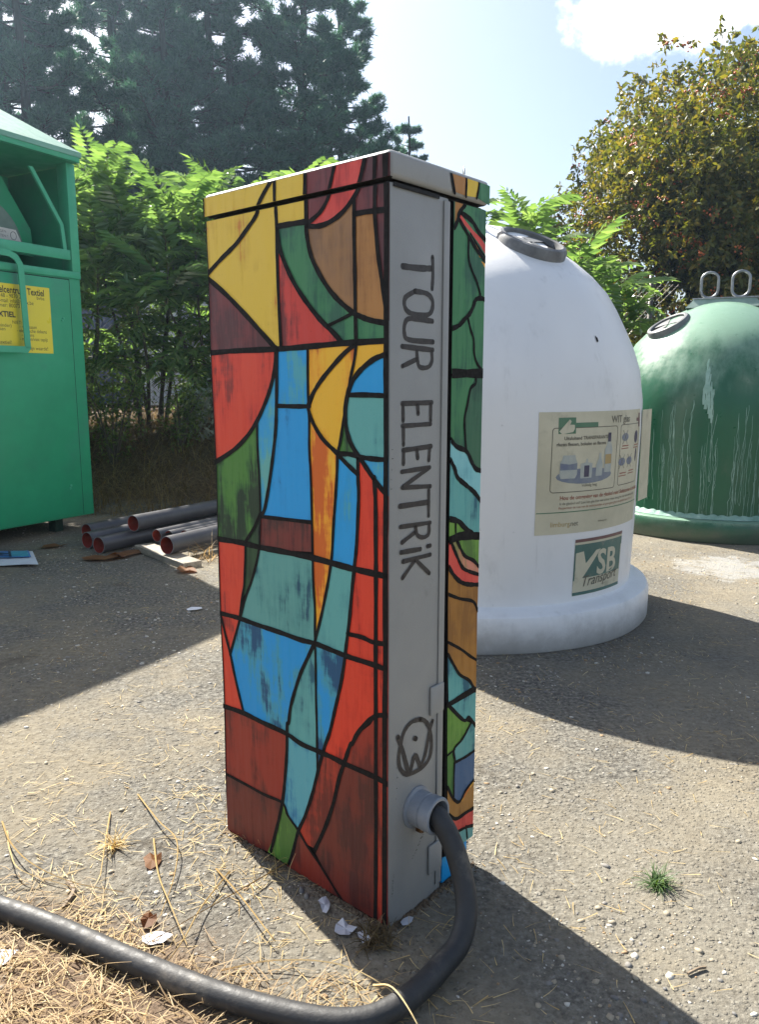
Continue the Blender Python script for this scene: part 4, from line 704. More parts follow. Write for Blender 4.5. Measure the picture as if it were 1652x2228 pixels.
# warning label on the drum
M_lab = paint('white_label', (208, 208, 204), (194, 194, 190), rough=.5, scale=9)
lab = slab('drum_label', [(-.60, 1.850), (-.272, 1.850), (-.305, 1.915), (-.60, 1.922)], .152, .156, M_lab)
def tc_text(s, x, z, h, mat_=M_ink, y=-.0075, par=TC, align='LEFT', bold=0.0, xs_=1.0):
    V_, F_ = text_geo(s, h, align, 0, bold, xs_); return from_py('print_text', [(x + a, y, z + b) for a, b in V_], F_, mat_, par)
M_labink = paint('grey_print', (108, 112, 112), rough=.5)
tc_text('VOEGEN', -.372, 1.889, .022, M_labink, .151, lab, 'RIGHT'); tc_text('SLUITEN !', -.362, 1.862, .022, M_labink, .151, lab, 'RIGHT')
v, f = [], []; tube(v, f, [(-.325 + .02 * cos(a * pi / 8), .150, 1.878 + .024 * sin(a * pi / 8)) for a in range(17)], .0015, 4, False); from_py('print_drawing', v, f, M_labink, lab)
# yellow notice
sg = boxo('yellow_notice', TC, M_yel, -1.02, -.215, -.0072, -.0062, 1.165, 1.567, 0)
tc_text('elcentrum Textiel', -.254, 1.513, .056, par=sg, align='RIGHT', bold=.0012, xs_=.76)
tc_text('bvba', -.255, 1.489, .030, par=sg, align='RIGHT'); tc_text('148 - 9870 Z', -.414, 1.485, .034, par=sg, align='RIGHT', xs_=.86)
tc_text('E-mail: info@v', -.414, 1.457, .033, par=sg, align='RIGHT', xs_=.84); tc_text('x.be', -.334, 1.454, .033, par=sg, align='RIGHT', xs_=.9)
tc_text('mmer: 80073', -.430, 1.429, .033, par=sg, align='RIGHT', xs_=.9); tc_text('XTIEL', -.466, 1.373, .044, par=sg, align='RIGHT', bold=.0016)
tc_text('NIET:', -.425, 1.334, .028, par=sg, align='RIGHT'); tc_text('kinder)', -.496, 1.313, .029, par=sg, align='RIGHT'); tc_text('ssen', -.538, 1.292, .029, par=sg, align='RIGHT')
for i, (s, x) in enumerate((('matrassen', -.323), ('elektrische dekens', -.254), ('dekens', -.346), ('matten/vast tapijt', -.251))): tc_text('- ' + s, x, 1.311 - i * .0242, .030, par=sg, align='RIGHT', xs_=.86)
tc_text('in textiel!', -.504, 1.214, .030, par=sg, align='RIGHT'); tc_text('textiel zijn waarde!', -.252, 1.183, .031, par=sg, align='RIGHT', xs_=.9)
# flat-bar handle standing off the door
P = [(-.70, 1.182), (-.437, 1.182), (-.433, 1.19), (-.442, 1.63), (-.447, 1.68), (-.470, 1.715), (-.515, 1.735), (-.70, 1.74)]
v, f = [], []
for i, (x, z) in enumerate(P):
    t = Vector((P[min(i + 1, 7)][0] - P[max(i - 1, 0)][0], P[min(i + 1, 7)][1] - P[max(i - 1, 0)][1])).normalized(); nx_, nz2 = -t.y * .019, t.x * .019
    for sx, yy in ((-1, -.062), (1, -.062), (1, -.054), (-1, -.054)): v.append((x + nx_ * sx, yy, z + nz2 * sx))
    if i:
        for k in range(4): f.append((4 * i - 4 + k, 4 * i - 4 + (k + 1) % 4, 4 * i + (k + 1) % 4, 4 * i + k))
from_py('handle', v, f, M_tg2, TC)
for x, z in ((-.124, 1.389), (-.133, 1.375), (-.148, .312), (-.155, .296)):
    v, f = [], []; lathe(v, f, [(.0085, 0), (.008, .004), (.005, .006), (0, .0065)], 8)
    b = from_py('rivet', v, f, M_tg2, TC); b.location = (x, -.0062, z); b.rotation_euler = (pi / 2, 0, 0)
for x, y in ((-.17, .10), (-.17, 1.1), (X0 + .2, .10), (X0 + .2, 1.1)): boxo('foot', TC, M_seam, x - .04, x + .02, y, y + .07, 0, .0995, 0)
# ================================================================ pipes, plank, dropped print
M_pipe = paint('grey_pvc', (76, 75, 80), (62, 61, 66), rough=.38, scale=5, stretch=(1, 1, 1), dirt=(150, 142, 128), dlo=.58, dhi=.82, dscale=6)
M_pin = paint('brick_red_pipe_lining', (176, 70, 52), (150, 56, 44), rough=.6, scale=9)
M_prim = paint('pipe_wall', (150, 150, 152), rough=.5)
PD = Vector((.520, .854, 0)).normalized()
PIPES = [  # end x, y, centre z, length, label
 (-1.760, 4.585, .050, 1.45, 'grey plastic pipe lying leftmost in the front row of the pile'),
 (-1.640, 4.443, .050, 1.55, 'grey plastic pipe lying second from left in the front row of the pile'),
 (-1.865, 4.860, .050, 1.3, 'grey plastic pipe at the back left of the pile, end half hidden'),
 (-1.490, 4.624, .146, 1.5, 'grey plastic pipe resting on top of the pile, raised above the others'),
 (-1.330, 4.549, .086, 1.35, 'small grey pipe beside the plank, just right of the longest front pipe'),
 (-1.255, 4.545, .080, 1.30, 'small grey pipe in the middle of the three small pipes on the plank'),
 (-1.165, 4.560, .080, 1.20, 'small grey pipe furthest right of the three, mostly behind the front one'),
 (-1.186, 4.241, .092, 1.40, 'large grey pipe resting on the wooden plank, nearest to the cabinet')]
for x, y, z, L_, lb in PIPES:
    r = .050 if z < .06 or z > .14 else (.038 if 'small' in lb else .052)
    e = empty('plastic_pipe', (x, y, z), 0, lb, 'pipe', 'pile of drain pipes')
    R_ = PD.to_track_quat('Z', 'Y').to_matrix().to_4x4(); e.matrix_local = Matrix.Translation((x, y, z)) @ R_
    v, f = [], []; lathe(v, f, [(r, 0), (r, L_)], 28); from_py('outer_wall', v, f, M_pipe, e, smooth=True)
    v, f = [], []; lathe(v, f, [(r * .94, L_), (r * .94, .0)], 28); from_py('lining', v, f, M_pin, e, smooth=True)
    v, f = [], []; lathe(v, f, [(r * .94, 0), (r, 0)], 28); from_py('rim', v, f, M_prim, e)
M_wood = paint('weathered_plank', (168, 158, 142), (128, 118, 104), rough=.75, scale=9, stretch=(1, 12, 6), bmp=.3, bs=40)
P0, P1 = Vector((-1.40, 4.53)), Vector((-1.005, 4.075)); pl = empty('wooden_plank', (P1.x, P1.y, 0), math.atan2(P0.y - P1.y, P0.x - P1.x), 'short weathered wooden plank lying under the pipes', 'plank')
boxo('board', pl, M_wood, 0, .62, -.055, .055, .002, .038, .003)
# dropped colour print
M_paper = paint('white_paper', (226, 228, 234), (216, 218, 226), rough=.7, scale=4)
PC = [(-2.50, 4.42), (-2.035, 4.458), (-1.851, 4.114), (-2.35, 4.10)]
pr = empty('dropped_print', (-2.1, 4.25, 0), 0, 'sheet of paper with a blue printed picture lying in front of the container', 'paper')
def quad_at(x, y):
    a = Vector(PC[3]).lerp(Vector(PC[2]), x); b = Vector(PC[0]).lerp(Vector(PC[1]), x); p = a.lerp(b, y); return (p.x + 2.1, p.y - 4.25)
def pquad(name, P, m, zz, par=pr):
    v = [(*quad_at(x, y), zz + .012 * max(0, (x - .8)) * (1 - y)) for x, y in P]; return from_py(name, v, [tuple(range(len(P)))], m, par)
v = []; n = 8
for i in range(n + 1):
    for y in (0, 1):
        x_, y_ = quad_at(i / n, y); v.append((x_, y_, .012 + .010 * sin(i * 1.1) * (1 - y) * .4))
from_py('sheet', v, [(2 * i, 2 * i + 2, 2 * i + 3, 2 * i + 1) for i in range(n)], M_paper, pr)
pquad('printed_picture', rect(.0, .95, .44, .94), paint('print_blue', (92, 150, 214), (60, 110, 180), rough=.6, scale=14), .020)
pquad('printed_picture', rect(.72, .93, .50, .90), paint('print_teal', (86, 172, 190), (60, 140, 170), rough=.6, scale=20), .0212)
for q in ([(.0, .56), (.3, .52), (.7, .52), (.72, .56), (.35, .58), (.0, .62)], [(.0, .84), (.5, .80), (.72, .66), (.74, .70), (.52, .86), (.0, .90)], [(.70, .46), (.73, .46), (.73, .93), (.70, .93)], [(.35, .62), (.6, .60), (.66, .66), (.6, .74), (.36, .74)]):
    pquad('printed_line', q, paint('print_ink', (20, 36, 70), rough=.6), .0225)

# ================================================================ vegetation and what stands beyond the fence
M_bark = paint('grey_brown_bark', (98, 84, 70), (66, 56, 48), rough=.85, scale=18, stretch=(1, 1, .3), bmp=.5, bs=60)
M_bark2 = paint('dark_bark', (62, 54, 50), (44, 38, 36), rough=.9, scale=12, stretch=(1, 1, .3), bmp=.4, bs=40)
M_sumac = leafmat('sumac_leaf', (82, 108, 68), (112, 138, 84), (150, 172, 112), .5, .22, 2.0, (228, 242, 178), .8)
M_stalk = paint('leaf_stalk', (128, 122, 70), rough=.6)
M_rowan = leafmat('rowan_leaf', (78, 94, 52), (112, 120, 64), (150, 136, 74), .42, .45, .6, (238, 230, 120))
M_berry = paint('orange_red_berries', (222, 128, 70), (206, 98, 58), rough=.4, scale=9)
M_needle = leafmat('pine_needles', (50, 84, 76), (66, 104, 90), (94, 132, 106), .36, .5, .5, (220, 240, 200))
M_weed = leafmat('weed_leaf', (70, 86, 48), (98, 112, 62), (136, 146, 84), .45, .5, 4.0)
M_silver = leafmat('mugwort_leaf', (126, 136, 120), (150, 158, 142), (172, 178, 164), .3, .6, 4.0, (240, 245, 220))
M_dry = leafmat('dry_grass_blade', (140, 116, 84), (178, 154, 116), (212, 194, 154), .35, .6, 5.0, (255, 235, 190), .25)

def frond_mesh(seed, L_=.56, pairs=11):
    r = random.Random(seed); V, F, mi = [], [], []
    droop = r.uniform(.35, .75); side = r.uniform(-.12, .12)
    def rach(t): return Vector((L_ * t * (1 - .12 * t * t), side * t * t * L_, L_ * (.30 * t - (.30 + droop * .55) * t * t)))
    pts = [rach(i / 7) for i in range(8)]; tube(V, F, pts, [.0045 * (1 - .7 * i / 7) for i in range(8)], 3, False); mi += [1] * len(F)
    def leaflet(p, d, l, w, sag):
        d = d.normalized(); s = d.cross(Vector((0, 0, 1)))
        if s.length < .01: s = Vector((0, 1, 0))
        s.normalize(); u = s.cross(d); b = len(V)
        mid = p + d * l * .42 - u * (sag * .3 * l); tip = p + d * l * .95 - Vector((0, 0, sag * l))
        for q in (p, mid + s * w + u * w * .35, mid - u * w * .12, mid - s * w + u * w * .35, tip): V.append(q)
        F.extend([(b, b + 1, b + 2), (b, b + 2, b + 3), (b + 1, b + 4, b + 2), (b + 2, b + 4, b + 3)]); mi.extend([0] * 4)
    for i in range(pairs):
        t = .16 + .80 * i / (pairs - 1); p = rach(t); tg = (rach(min(1, t + .03)) - rach(t - .03)).normalized(); sd = tg.cross(Vector((0, 0, 1))).normalized()
        l = L_ * .235 * (.75 + .5 * sin(pi * min(1, t * 1.05))) * r.uniform(.88, 1.1)
        for s in (-1, 1):
            leaflet(p, sd * s + tg * r.uniform(.35, .6) + Vector((0, 0, r.uniform(-.3, .05))), l * 1.08, l * .175, r.uniform(.08, .35))
    leaflet(rach(.98), rach(1) - rach(.9), L_ * .2, L_ * .026, .2)
    me = bpy.data.meshes.new('leaf'); me.from_pydata([tuple(x) for x in V], [], F); addmats(me, [M_sumac, M_stalk]); me.polygons.foreach_set('material_index', mi); me.update()
    return me
FRONDS = [frond_mesh(100 + i, L_=[.60, .66, .56, .62, .70, .52][i], pairs=[10, 10, 9, 10, 11, 8][i]) for i in range(6)]
def sumac(base, stems, seed, label, group='tree-of-heaven shrubs', fill=40, scale=.92, nlow=12, hs=1.0):
    r = random.Random(seed); base = Vector(base); root = empty('sumac_shrub', base, 0, label, 'shrub', group); made = 0
    def leaf(p, az, el, sc):
        o = bpy.data.objects.new('leaf', FRONDS[r.randrange(6)]); COL.objects.link(o); o.parent = root; o.location = p
        o.rotation_euler = (r.uniform(-.35, .35), -el, az); o.scale = (sc, sc, sc)
    for (dx, dy, h, b0x, b0y) in stems:
        p0 = Vector((b0x, b0y, ground_z(base.x + b0x, base.y + b0y) - base.z - .05)); p2 = Vector((dx, dy, h * hs)); p1 = p0.lerp(p2, .5) + Vector((r.uniform(-.08, .08), r.uniform(-.08, .08), .06))
        pts = crom([p0, p1, p2], 5); v, f = [], []; tube(v, f, pts, [.022 - .014 * i / (len(pts) - 1) for i in range(len(pts))], 6); from_py('stem', v, f, M_bark, root, smooth=True)
        n = r.randint(7, 9)
        if r.random() < .55:      # young shoot standing clear of the mass
            tip = p2 + Vector((r.uniform(-.12, .12), r.uniform(-.12, .12), r.uniform(.18, .34))); v, f = [], []; tube(v, f, [p2, tip], [.008, .005], 5); from_py('stem', v, f, M_bark, root, smooth=True)
            for i in range(5): leaf(tip, 1.26 * i + r.uniform(-.3, .3), r.uniform(.7, 1.35), scale * r.uniform(.75, 1.1))
        for i in range(n): leaf(p2 + Vector((0, 0, r.uniform(-.10, .02))), 2.4 * i + r.uniform(-.3, .3), r.uniform(.25, 1.05) if i < n * .6 else r.uniform(1.0, 1.45), scale * r.uniform(.9, 1.3))
        for i in range(nlow):
            t = r.uniform(.30, .97); q = pts[int(t * (len(pts) - 1))]
            leaf(q + Vector((r.uniform(-.05, .05), r.uniform(-.05, .05), r.uniform(-.08, .08))), r.uniform(0, 6.28), r.uniform(-.2, .6), scale * r.uniform(.7, 1.1))
    return root
def zg(x, y): return ground_z(x, y)
# left clump, between the clothing container and the cabinet
def clump(x, y, spec, seed, label, **k):
    return sumac((x, y, zg(x, y)), spec, seed, label, **k)
clump(-2.95, 7.5, [(-.55, -.1, 2.15, -.1, 0), (-.25, .25, 2.45, -.05, .1), (.05, -.3, 2.2, 0, 0), (.32, .1, 2.35, .08, .1), (-.7, .3, 1.85, -.2, .2), (.45, -.35, 1.75, .1, -.1), (-.1, -.45, 1.55, 0, -.1), (.1, .5, 1.5, 0, .2)], 1, 'leafy sumac shrub right beside the green container', hs=.79)
clump(-2.25, 7.7, [(-.42, .1, 2.55, -.1, 0), (-.1, -.2, 2.25, 0, 0), (.18, .15, 2.35, .05, .05), (.42, -.15, 2.05, .1, 0), (-.25, -.4, 1.75, -.05, -.1), (.3, .35, 1.8, .1, .1), (.05, -.45, 1.45, 0, -.1)], 2, 'tallest sumac shrub, its top fronds standing against the pines', hs=.79)
clump(-1.62, 7.6, [(-.35, 0, 2.2, -.1, 0), (-.05, -.25, 2.05, 0, 0), (.25, .15, 2.1, .05, 0), (.5, -.1, 1.9, .1, 0), (.0, .3, 1.7, 0, .1), (.3, -.35, 1.5, .05, -.1), (-.3, -.4, 1.4, -.1, -.1)], 3, 'multi-stemmed sumac shrub partly hidden by the left edge of the cabinet', hs=.79)
clump(-.75, 7.9, [(-.3, 0, 2.0, 0, 0), (.1, -.2, 2.15, 0, 0), (.4, .1, 1.9, .1, 0), (0, .3, 1.7, 0, 0)], 4, 'sumac shrub behind the cabinet, only frond tips above its lid', nlow=5, hs=.80)
# right clumps, behind the bottle banks
clump(1.35, 7.6, [(-.35, 0, 1.95, -.1, 0), (0, -.2, 2.2, 0, 0), (.3, .15, 2.0, .05, 0), (-.1, .35, 1.7, 0, 0), (.4, -.3, 1.5, .1, 0)], 5, 'sumac shrub rising behind the dome of the white bottle bank', nlow=12, hs=.84)
clump(1.88, 7.9, [(-.4, 0, 1.65, -.1, 0), (0, -.25, 1.75, 0, 0), (.35, .1, 1.6, .05, 0), (-.1, .35, 1.35, 0, 0), (.5, -.2, 1.25, .1, 0), (-.3, -.4, 1.15, 0, -.1)], 6, 'sumac shrub arching in front of the berry tree, above the gap between the bottle banks', nlow=10, hs=.90)
clump(.55, 8.0, [(-.3, 0, 1.9, 0, 0), (.1, -.2, 1.95, 0, 0), (.4, .1, 1.8, .1, 0)], 8, 'sumac shrub just right of the cabinet lid', nlow=5, hs=.93)

# ---- generic builders with numpy
def tris_from(name, centers, dirs, length, width, mats, rs_, sag=.1, mi=None):
    """one diamond leaf (2 tris) per centre"""
    n = len(centers); d = dirs / (np.linalg.norm(dirs, axis=1, keepdims=True) + 1e-9)
    rnd_ = rs_.normal(size=(n, 3)); s = np.cross(d, rnd_); s /= (np.linalg.norm(s, axis=1, keepdims=True) + 1e-9)
    l = length[:, None]; w = width[:, None]
    A = centers; B = centers + d * l * .45 + s * w; C_ = centers + d * l; D_ = centers + d * l * .45 - s * w
    C_[:, 2] -= (sag * length)
    V = np.stack([A, B, C_, D_], 1).reshape(-1, 3); i = np.arange(n) * 4
    F = np.concatenate([np.stack([i, i + 1, i + 2], 1), np.stack([i, i + 2, i + 3], 1)])
    return V, F
def pine_meshes(seed, H=13.0, R0=3.3, zb=1.2, lean=0.0, dens=1.0):
    r = random.Random(seed); rs_ = np.random.RandomState(seed); TV, TF = [], []; tips = []
    top = Vector((lean, 0, H)); tr = [Vector((lean * (i / 10) ** 2 + .05 * sin(i * 1.3 + seed), .05 * cos(i * 1.7), H * i / 10)) for i in range(11)]
    tube(TV, TF, tr, [.20 * (1 - .9 * i / 10) + .02 for i in range(11)], 8); nt_ = len(TF)
    BV, BF = [], []; z = zb
    while z < H - .3:
        rel = (z - zb) / (H - zb); nb = r.randint(4, 6)
        for k in range(nb):
            if r.random() > dens: continue
            az = r.uniform(0, 2 * pi); L_ = R0 * (1 - rel * .82) * r.uniform(.55, 1.15) * (.75 if rel < .08 else 1); b = Vector((lean * (z / H) ** 2, 0, z + r.uniform(-.2, .2)))
            up0 = r.uniform(-.05, .25); d = Vector((cos(az), sin(az), 0)); bp = [b + d * (L_ * t) + Vector((0, 0, L_ * (up0 * t + .26 * t * t * t - .16 * t))) for t in (0, .25, .5, .75, 1)]
            tube(BV, BF, bp, [.045 * (1 - .8 * i / 4) * (L_ / 3 + .3) for i in range(5)], 4, False)
            for q in range(int(7 + L_ * 7.0)):
                t = r.uniform(.30, 1.0) ** .7; p = b + d * (L_ * t) + Vector((0, 0, L_ * (up0 * t + .26 * t ** 3 - .16 * t))); sd = Vector((-d.y, d.x, 0)) * r.choice((-1, 1))
                sl_ = L_ * r.uniform(.12, .34) * (1.15 - .6 * t); dd = (sd * r.uniform(.5, 1) + d * r.uniform(.3, .9) + Vector((0, 0, r.uniform(.1, .8)))).normalized()
                e = p + dd * sl_; tube(BV, BF, [p, e], [.012, .006], 3, False)
                for m_ in range(r.randint(3, 5)):
                    tt = r.uniform(.3, 1.05); tips.append((p.lerp(e, tt) + Vector((r.uniform(-.07, .07), r.uniform(-.07, .07), r.uniform(-.03, .09))), (dd + Vector((0, 0, r.uniform(.2, .9)))).normalized()))
        z += r.uniform(.40, .62)
    c = np.array([t[0] for t in tips]); dv = np.array([t[1] for t in tips]); K = 16
    c2 = np.repeat(c, K, 0); d2 = np.repeat(dv, K, 0) * .75 + rs_.normal(size=(len(c2), 3)) * .55
    d2 /= np.linalg.norm(d2, axis=1, keepdims=True); c2 = c2 + rs_.normal(size=c2.shape) * .035
    ln = rs_.uniform(.13, .22, len(c2)); Vn, Fn = tris_from('n', c2, d2, ln, np.full(len(c2), .014), None, rs_, 0)
    tm = bpy.data.meshes.new('trunk'); tm.from_pydata([tuple(x) for x in TV + BV], [], TF + [tuple(i + len(TV) for i in f) for f in BF]); addmats(tm, M_bark2); tm.update()
    return tm, np_mesh('crown', Vn, Fn, M_needle)
PINES = [pine_meshes(21), pine_meshes(22, 13.5, 3.0, 1.0), pine_meshes(23, 12.5, 2.5, 3.4, .4, .7)]
def pine(x, y, k, rz, sc, label, sz=None):
    e = empty('pine_tree', (x, y, .5), rz, label, 'tree', 'pines beyond the fence'); e.scale = (sc, sc, sz or sc)
    a, b = PINES[k]; mesh_obj('trunk', a, e); mesh_obj('crown', b, e)
pine(-9.6, 21.5, 0, .4, 1.0, 'dark pine at the far left edge above the container')
pine(-7.4, 23.5, 1, 1.9, 1.05, 'dark pine above the roof corner of the container')
pine(-5.4, 21.0, 0, 3.0, .92, 'dense pine left of the two bare trunks')
pine(-4.35, 22.0, 2, 4.4, 1.0, 'slim pine with bare lower trunk, left one of the pair')
pine(-3.95, 21.6, 2, 1.2, 1.04, 'slim pine with bare lower trunk, right one of the pair')
pine(-2.0, 22.0, 1, 5.2, 1.0, 'dense pine whose branches reach the open sky on the right')
pine(-1.15, 24.0, 0, 2.2, .86, 'pine standing behind the cabinet lid, its side boughs jutting right')
pine(-6.3, 25.0, 0, 5.0, 1.1, 'pine filling the back row between the left pines')
pine(.95, 27.0, 1, .9, .66, 'small distant pine top just right of the cabinet lid')
pine(-8.3, 19.5, 1, 2.3, .95, 'nearest dark pine, filling the gap above the container corner')
pine(-12.5, 24.5, 1, 2.9, 1.05, 'pine behind the container, mostly cut off by the left edge')

def berry_tree(loc, label, seed, R=(3.45, 3.2, 2.72), cz=3.5, nleaf=24000):
    r = random.Random(seed); rs_ = np.random.RandomState(seed); root = empty('berry_tree', loc, 0, label, 'tree')
    V, F = [], []; tw = []
    def grow(p, d, l, rad, lev):
        n = 4; pts = [p]; q = p.copy(); dd = d.copy()
        for i in range(n):
            dd = (dd + Vector((r.uniform(-.16, .16), r.uniform(-.16, .16), r.uniform(-.02, .12)))).normalized(); q = q + dd * (l / n); pts.append(q.copy())
        tube(V, F, pts, [rad * (1 - .45 * i / n) for i in range(n + 1)], 5 if lev < 2 else 3, False)
        if lev >= 2: tw.extend(pts[1:])
        if lev < 4:
            for i in range(r.randint(3, 4)):
                t = r.randint(2, n); az = r.uniform(0, 6.28); a = r.uniform(.35, .8)
                nd = (dd + Vector((cos(az) * a, sin(az) * a, r.uniform(-.1, .35)))).normalized(); grow(pts[t], nd, l * r.uniform(.5, .66), rad * .52, lev + 1)
    for i in range(8):
        az = i * 2.4 + r.uniform(-.3, .3); a = r.uniform(.15, .75)
        grow(Vector((cos(az) * .25, sin(az) * .2, 0)), Vector((cos(az) * a, sin(az) * a, 1)).normalized(), r.uniform(2.2, 2.9), .085, 0)
    from_py('trunk', V, F, M_bark2, root)
    # crown: leaf sprays on twigs plus a shell that closes the outline
    T = np.array([tuple(p) for p in tw]); T = T[rs_.permutation(len(T))]
    C0 = T[rs_.randint(0, len(T), int(nleaf * .55))] + rs_.normal(size=(int(nleaf * .55), 3)) * .16
    n2 = nleaf - len(C0); u = rs_.normal(size=(n2, 3)); u /= np.linalg.norm(u, axis=1, keepdims=True); u = u / (np.sum(np.abs(u) ** 3.4, axis=1, keepdims=True) ** (1 / 3.4)) * .92
    lump = 1 + .10 * np.sin(u[:, 0] * 7 + 1) * np.cos(u[:, 2] * 6) + .07 * np.sin(u[:, 1] * 11 + u[:, 2] * 9)
    rad = rs_.uniform(.55, 1.0, n2) ** .6 * lump
    P = u * np.array(R) * rad[:, None]; P[:, 2] += cz
    clumpn = np.sin(P[:, 0] * 3.1 + 2 * np.sin(P[:, 2] * 2.3)) * np.cos(P[:, 1] * 2.7 + P[:, 2] * 2.1) + .5 * np.sin(P[:, 0] * 6 + P[:, 2] * 7)
    P = P[clumpn > -.55]; C1 = np.concatenate([C0, P]); C1 = C1[C1[:, 2] > .9]
    K = 9; cen = np.array([0, 0, cz - 1.0]); o_ = C1 - cen; o_ /= np.linalg.norm(o_, axis=1, keepdims=True)
    ax = o_ * .6 + rs_.normal(size=o_.shape) * .6; ax /= np.linalg.norm(ax, axis=1, keepdims=True)
    c2 = np.repeat(C1, K, 0); a2 = np.repeat(ax, K, 0); tt = np.tile(np.arange(K) / K, len(C1))
    c2 = c2 + a2 * (tt * .16)[:, None]; d2 = a2 * .5 + rs_.normal(size=c2.shape) * .7
    Vn, Fn = tris_from('l', c2, d2, rs_.uniform(.08, .13, len(c2)), rs_.uniform(.018, .029, len(c2)), None, rs_, .15)
    mesh_obj('crown', np_mesh('crown', Vn, Fn, M_rowan), root)
    nb = 1100; idx = rs_.randint(0, len(P), nb); B = P[idx] * 1.0; B = B[B[:, 2] > 1.0]
    k = 9; bc = np.repeat(B, k, 0) + rs_.normal(size=(len(B) * k, 3)) * np.array([.055, .055, .03]); s = rs_.uniform(.014, .022, len(bc))
    oc = np.array([[1, 0, 0], [-1, 0, 0], [0, 1, 0], [0, -1, 0], [0, 0, 1], [0, 0, -1]], float)
    Vb = (bc[:, None, :] + oc[None] * s[:, None, None]).reshape(-1, 3); of = np.array([[0, 2, 4], [2, 1, 4], [1, 3, 4], [3, 0, 4], [2, 0, 5], [1, 2, 5], [3, 1, 5], [0, 3, 5]])
    Fb = (np.arange(len(bc))[:, None, None] * 6 + of[None]).reshape(-1, 3)
    o = mesh_obj('berries', np_mesh('berries', Vb, Fb, M_berry), root); kd(o, kind='stuff')
    return root
berry_tree((6.5, 14.0, .1), 'large round tree full of orange berries, behind the green bottle bank', 5)

# ---- small-leaved bushes of the bank
def bush(name, loc, size, n, ll, mat_, label, seed, group=None, up=.5, cat='bush', stems=7):
    rs_ = np.random.RandomState(seed); r = random.Random(seed); root = empty(name, loc, 0, label, cat, group)
    V, F = [], []; tips = []
    for i in range(stems):
        az = r.uniform(0, 6.28); e = Vector((cos(az) * size[0] * r.uniform(.2, .8), sin(az) * size[1] * r.uniform(.2, .8), size[2] * r.uniform(.6, 1))); pts = crom([(0, 0, -.05), e * .5 + Vector((0, 0, .08)), e], 4)
        tube(V, F, pts, [.012 - .008 * k / (len(pts) - 1) for k in range(len(pts))], 4, False); tips += pts[2:]
    from_py('stems', V, F, M_bark, root); T = np.array([tuple(p) for p in tips])
    C0 = T[rs_.randint(0, len(T), n)] + rs_.normal(size=(n, 3)) * np.array(size) * .17; C0 = C0[C0[:, 2] > .02]
    d = rs_.normal(size=C0.shape); d[:, 2] += up
    Vn, Fn = tris_from('l', C0, d, rs_.uniform(ll * .6, ll * 1.3, len(C0)), rs_.uniform(ll * .13, ll * .24, len(C0)), None, rs_, .15)
    mesh_obj('foliage', np_mesh('foliage', Vn, Fn, mat_), root); return root
rb = random.Random(31)
BUSH = [(-2.75, 6.45, (.42, .35, .75), 1500, .055, M_weed, 'small-leaved weed bush by the rear corner of the container'), (-2.3, 6.7, (.4, .3, .85), 1500, .05, M_weed, 'weed bush with white-glinting leaves below the sumac stems'),
        (-1.75, 6.85, (.38, .3, .6), 1000, .05, M_weed, 'low green bush between the sumac stems and the pipes'), (-1.28, 7.1, (.30, .26, .5), 800, .07, M_silver, 'silver-grey mugwort bush beside the left edge of the cabinet'),
        (-1.62, 7.0, (.2, .2, .42), 400, .07, M_silver, 'smaller silvery mugwort tuft left of the larger one'), (-3.1, 7.0, (.5, .4, 1.0), 1500, .05, M_weed, 'taller weed bush half hidden behind the container'),
        (1.5, 7.2, (.6, .5, .8), 1500, .07, M_weed, 'green bush low between the two bottle banks'), (2.3, 7.3, (.7, .5, .9), 1500, .07, M_weed, 'green bush behind the left shoulder of the green bottle bank'),
        (3.3, 8.2, (.9, .6, 1.0), 1800, .07, M_weed, 'green bush behind the green bottle bank'), (4.3, 8.6, (.9, .6, 1.1), 1500, .07, M_weed, 'green bush at the right edge behind the green bottle bank')]
for i, (x, y, sz, n, ll, m, lb) in enumerate(BUSH): bush('weed_bush', (x, y, zg(x, y)), sz, n, ll, m, lb, 50 + i, 'bushes on the bank')
# dark hedge far behind, under the berry tree and pines
for i, (x, y, s, lb) in enumerate(((2.6, 13.0, 1.5, 'dark hedge bush below the left side of the berry tree'), (4.6, 12.6, 1.4, 'dark hedge bush below the middle of the berry tree'), (6.6, 12.8, 1.5, 'dark hedge bush at the right edge below the berry tree'), (-9.0, 17.5, 2.2, 'dark hedge bush far left behind the container'), (-6.2, 18.0, 2.3, 'dark hedge bush under the pines, left'), (-3.4, 18.5, 2.0, 'dark hedge bush under the pines behind the sumac'), (-.8, 18.5, 1.7, 'dark hedge bush hidden behind the cabinet'))):
    bush('hedge_bush', (x, y, .5), (s * 1.25, s * .8, s), 3800, .13, M_rowan if x > 0 else M_weed, lb, 80 + i, 'dark hedge bushes', stems=10)

# ---- chain-link fence on top of the bank
FY = 8.55; fx0, fx1 = -5.2, 3.2
fen = empty('chain_link_fence', (0, FY, .5), 0, 'rusty chain-link fence on the bank behind the sumac stems', 'fence')
M_wire = paint('dull_wire', (112, 108, 104), (86, 80, 76), rough=.5, scale=20, metal=.5)
V, F = [], []
S_ = .062; n = int((fx1 - fx0) / S_); zt_ = 1.5
for i in range(-int(zt_ / S_), n):
    for sgn in (1, -1):
        xa = fx0 + i * S_; z0_, z1_ = 0.0, zt_
        x0_, x1_ = (xa, xa + zt_) if sgn > 0 else (xa + zt_, xa)
        # clip to fence ends
        if max(x0_, x1_) > fx1 or min(x0_, x1_) < fx0: continue
        tube(V, F, [(x0_, sgn * .0025, z0_), (x1_, sgn * .0025, z1_)], .0018, 3, False)
o = from_py('wire_mesh', V, F, M_wire, fen); kd(o, kind='stuff')
for x in (-4.6, -2.75, -.9, 1.0, 2.9):
    v, f = [], []; tube(v, f, [(x, .03, -.3), (x, .03, 1.6)], .024, 10); from_py('post', v, f, M_wire, fen, smooth=True)
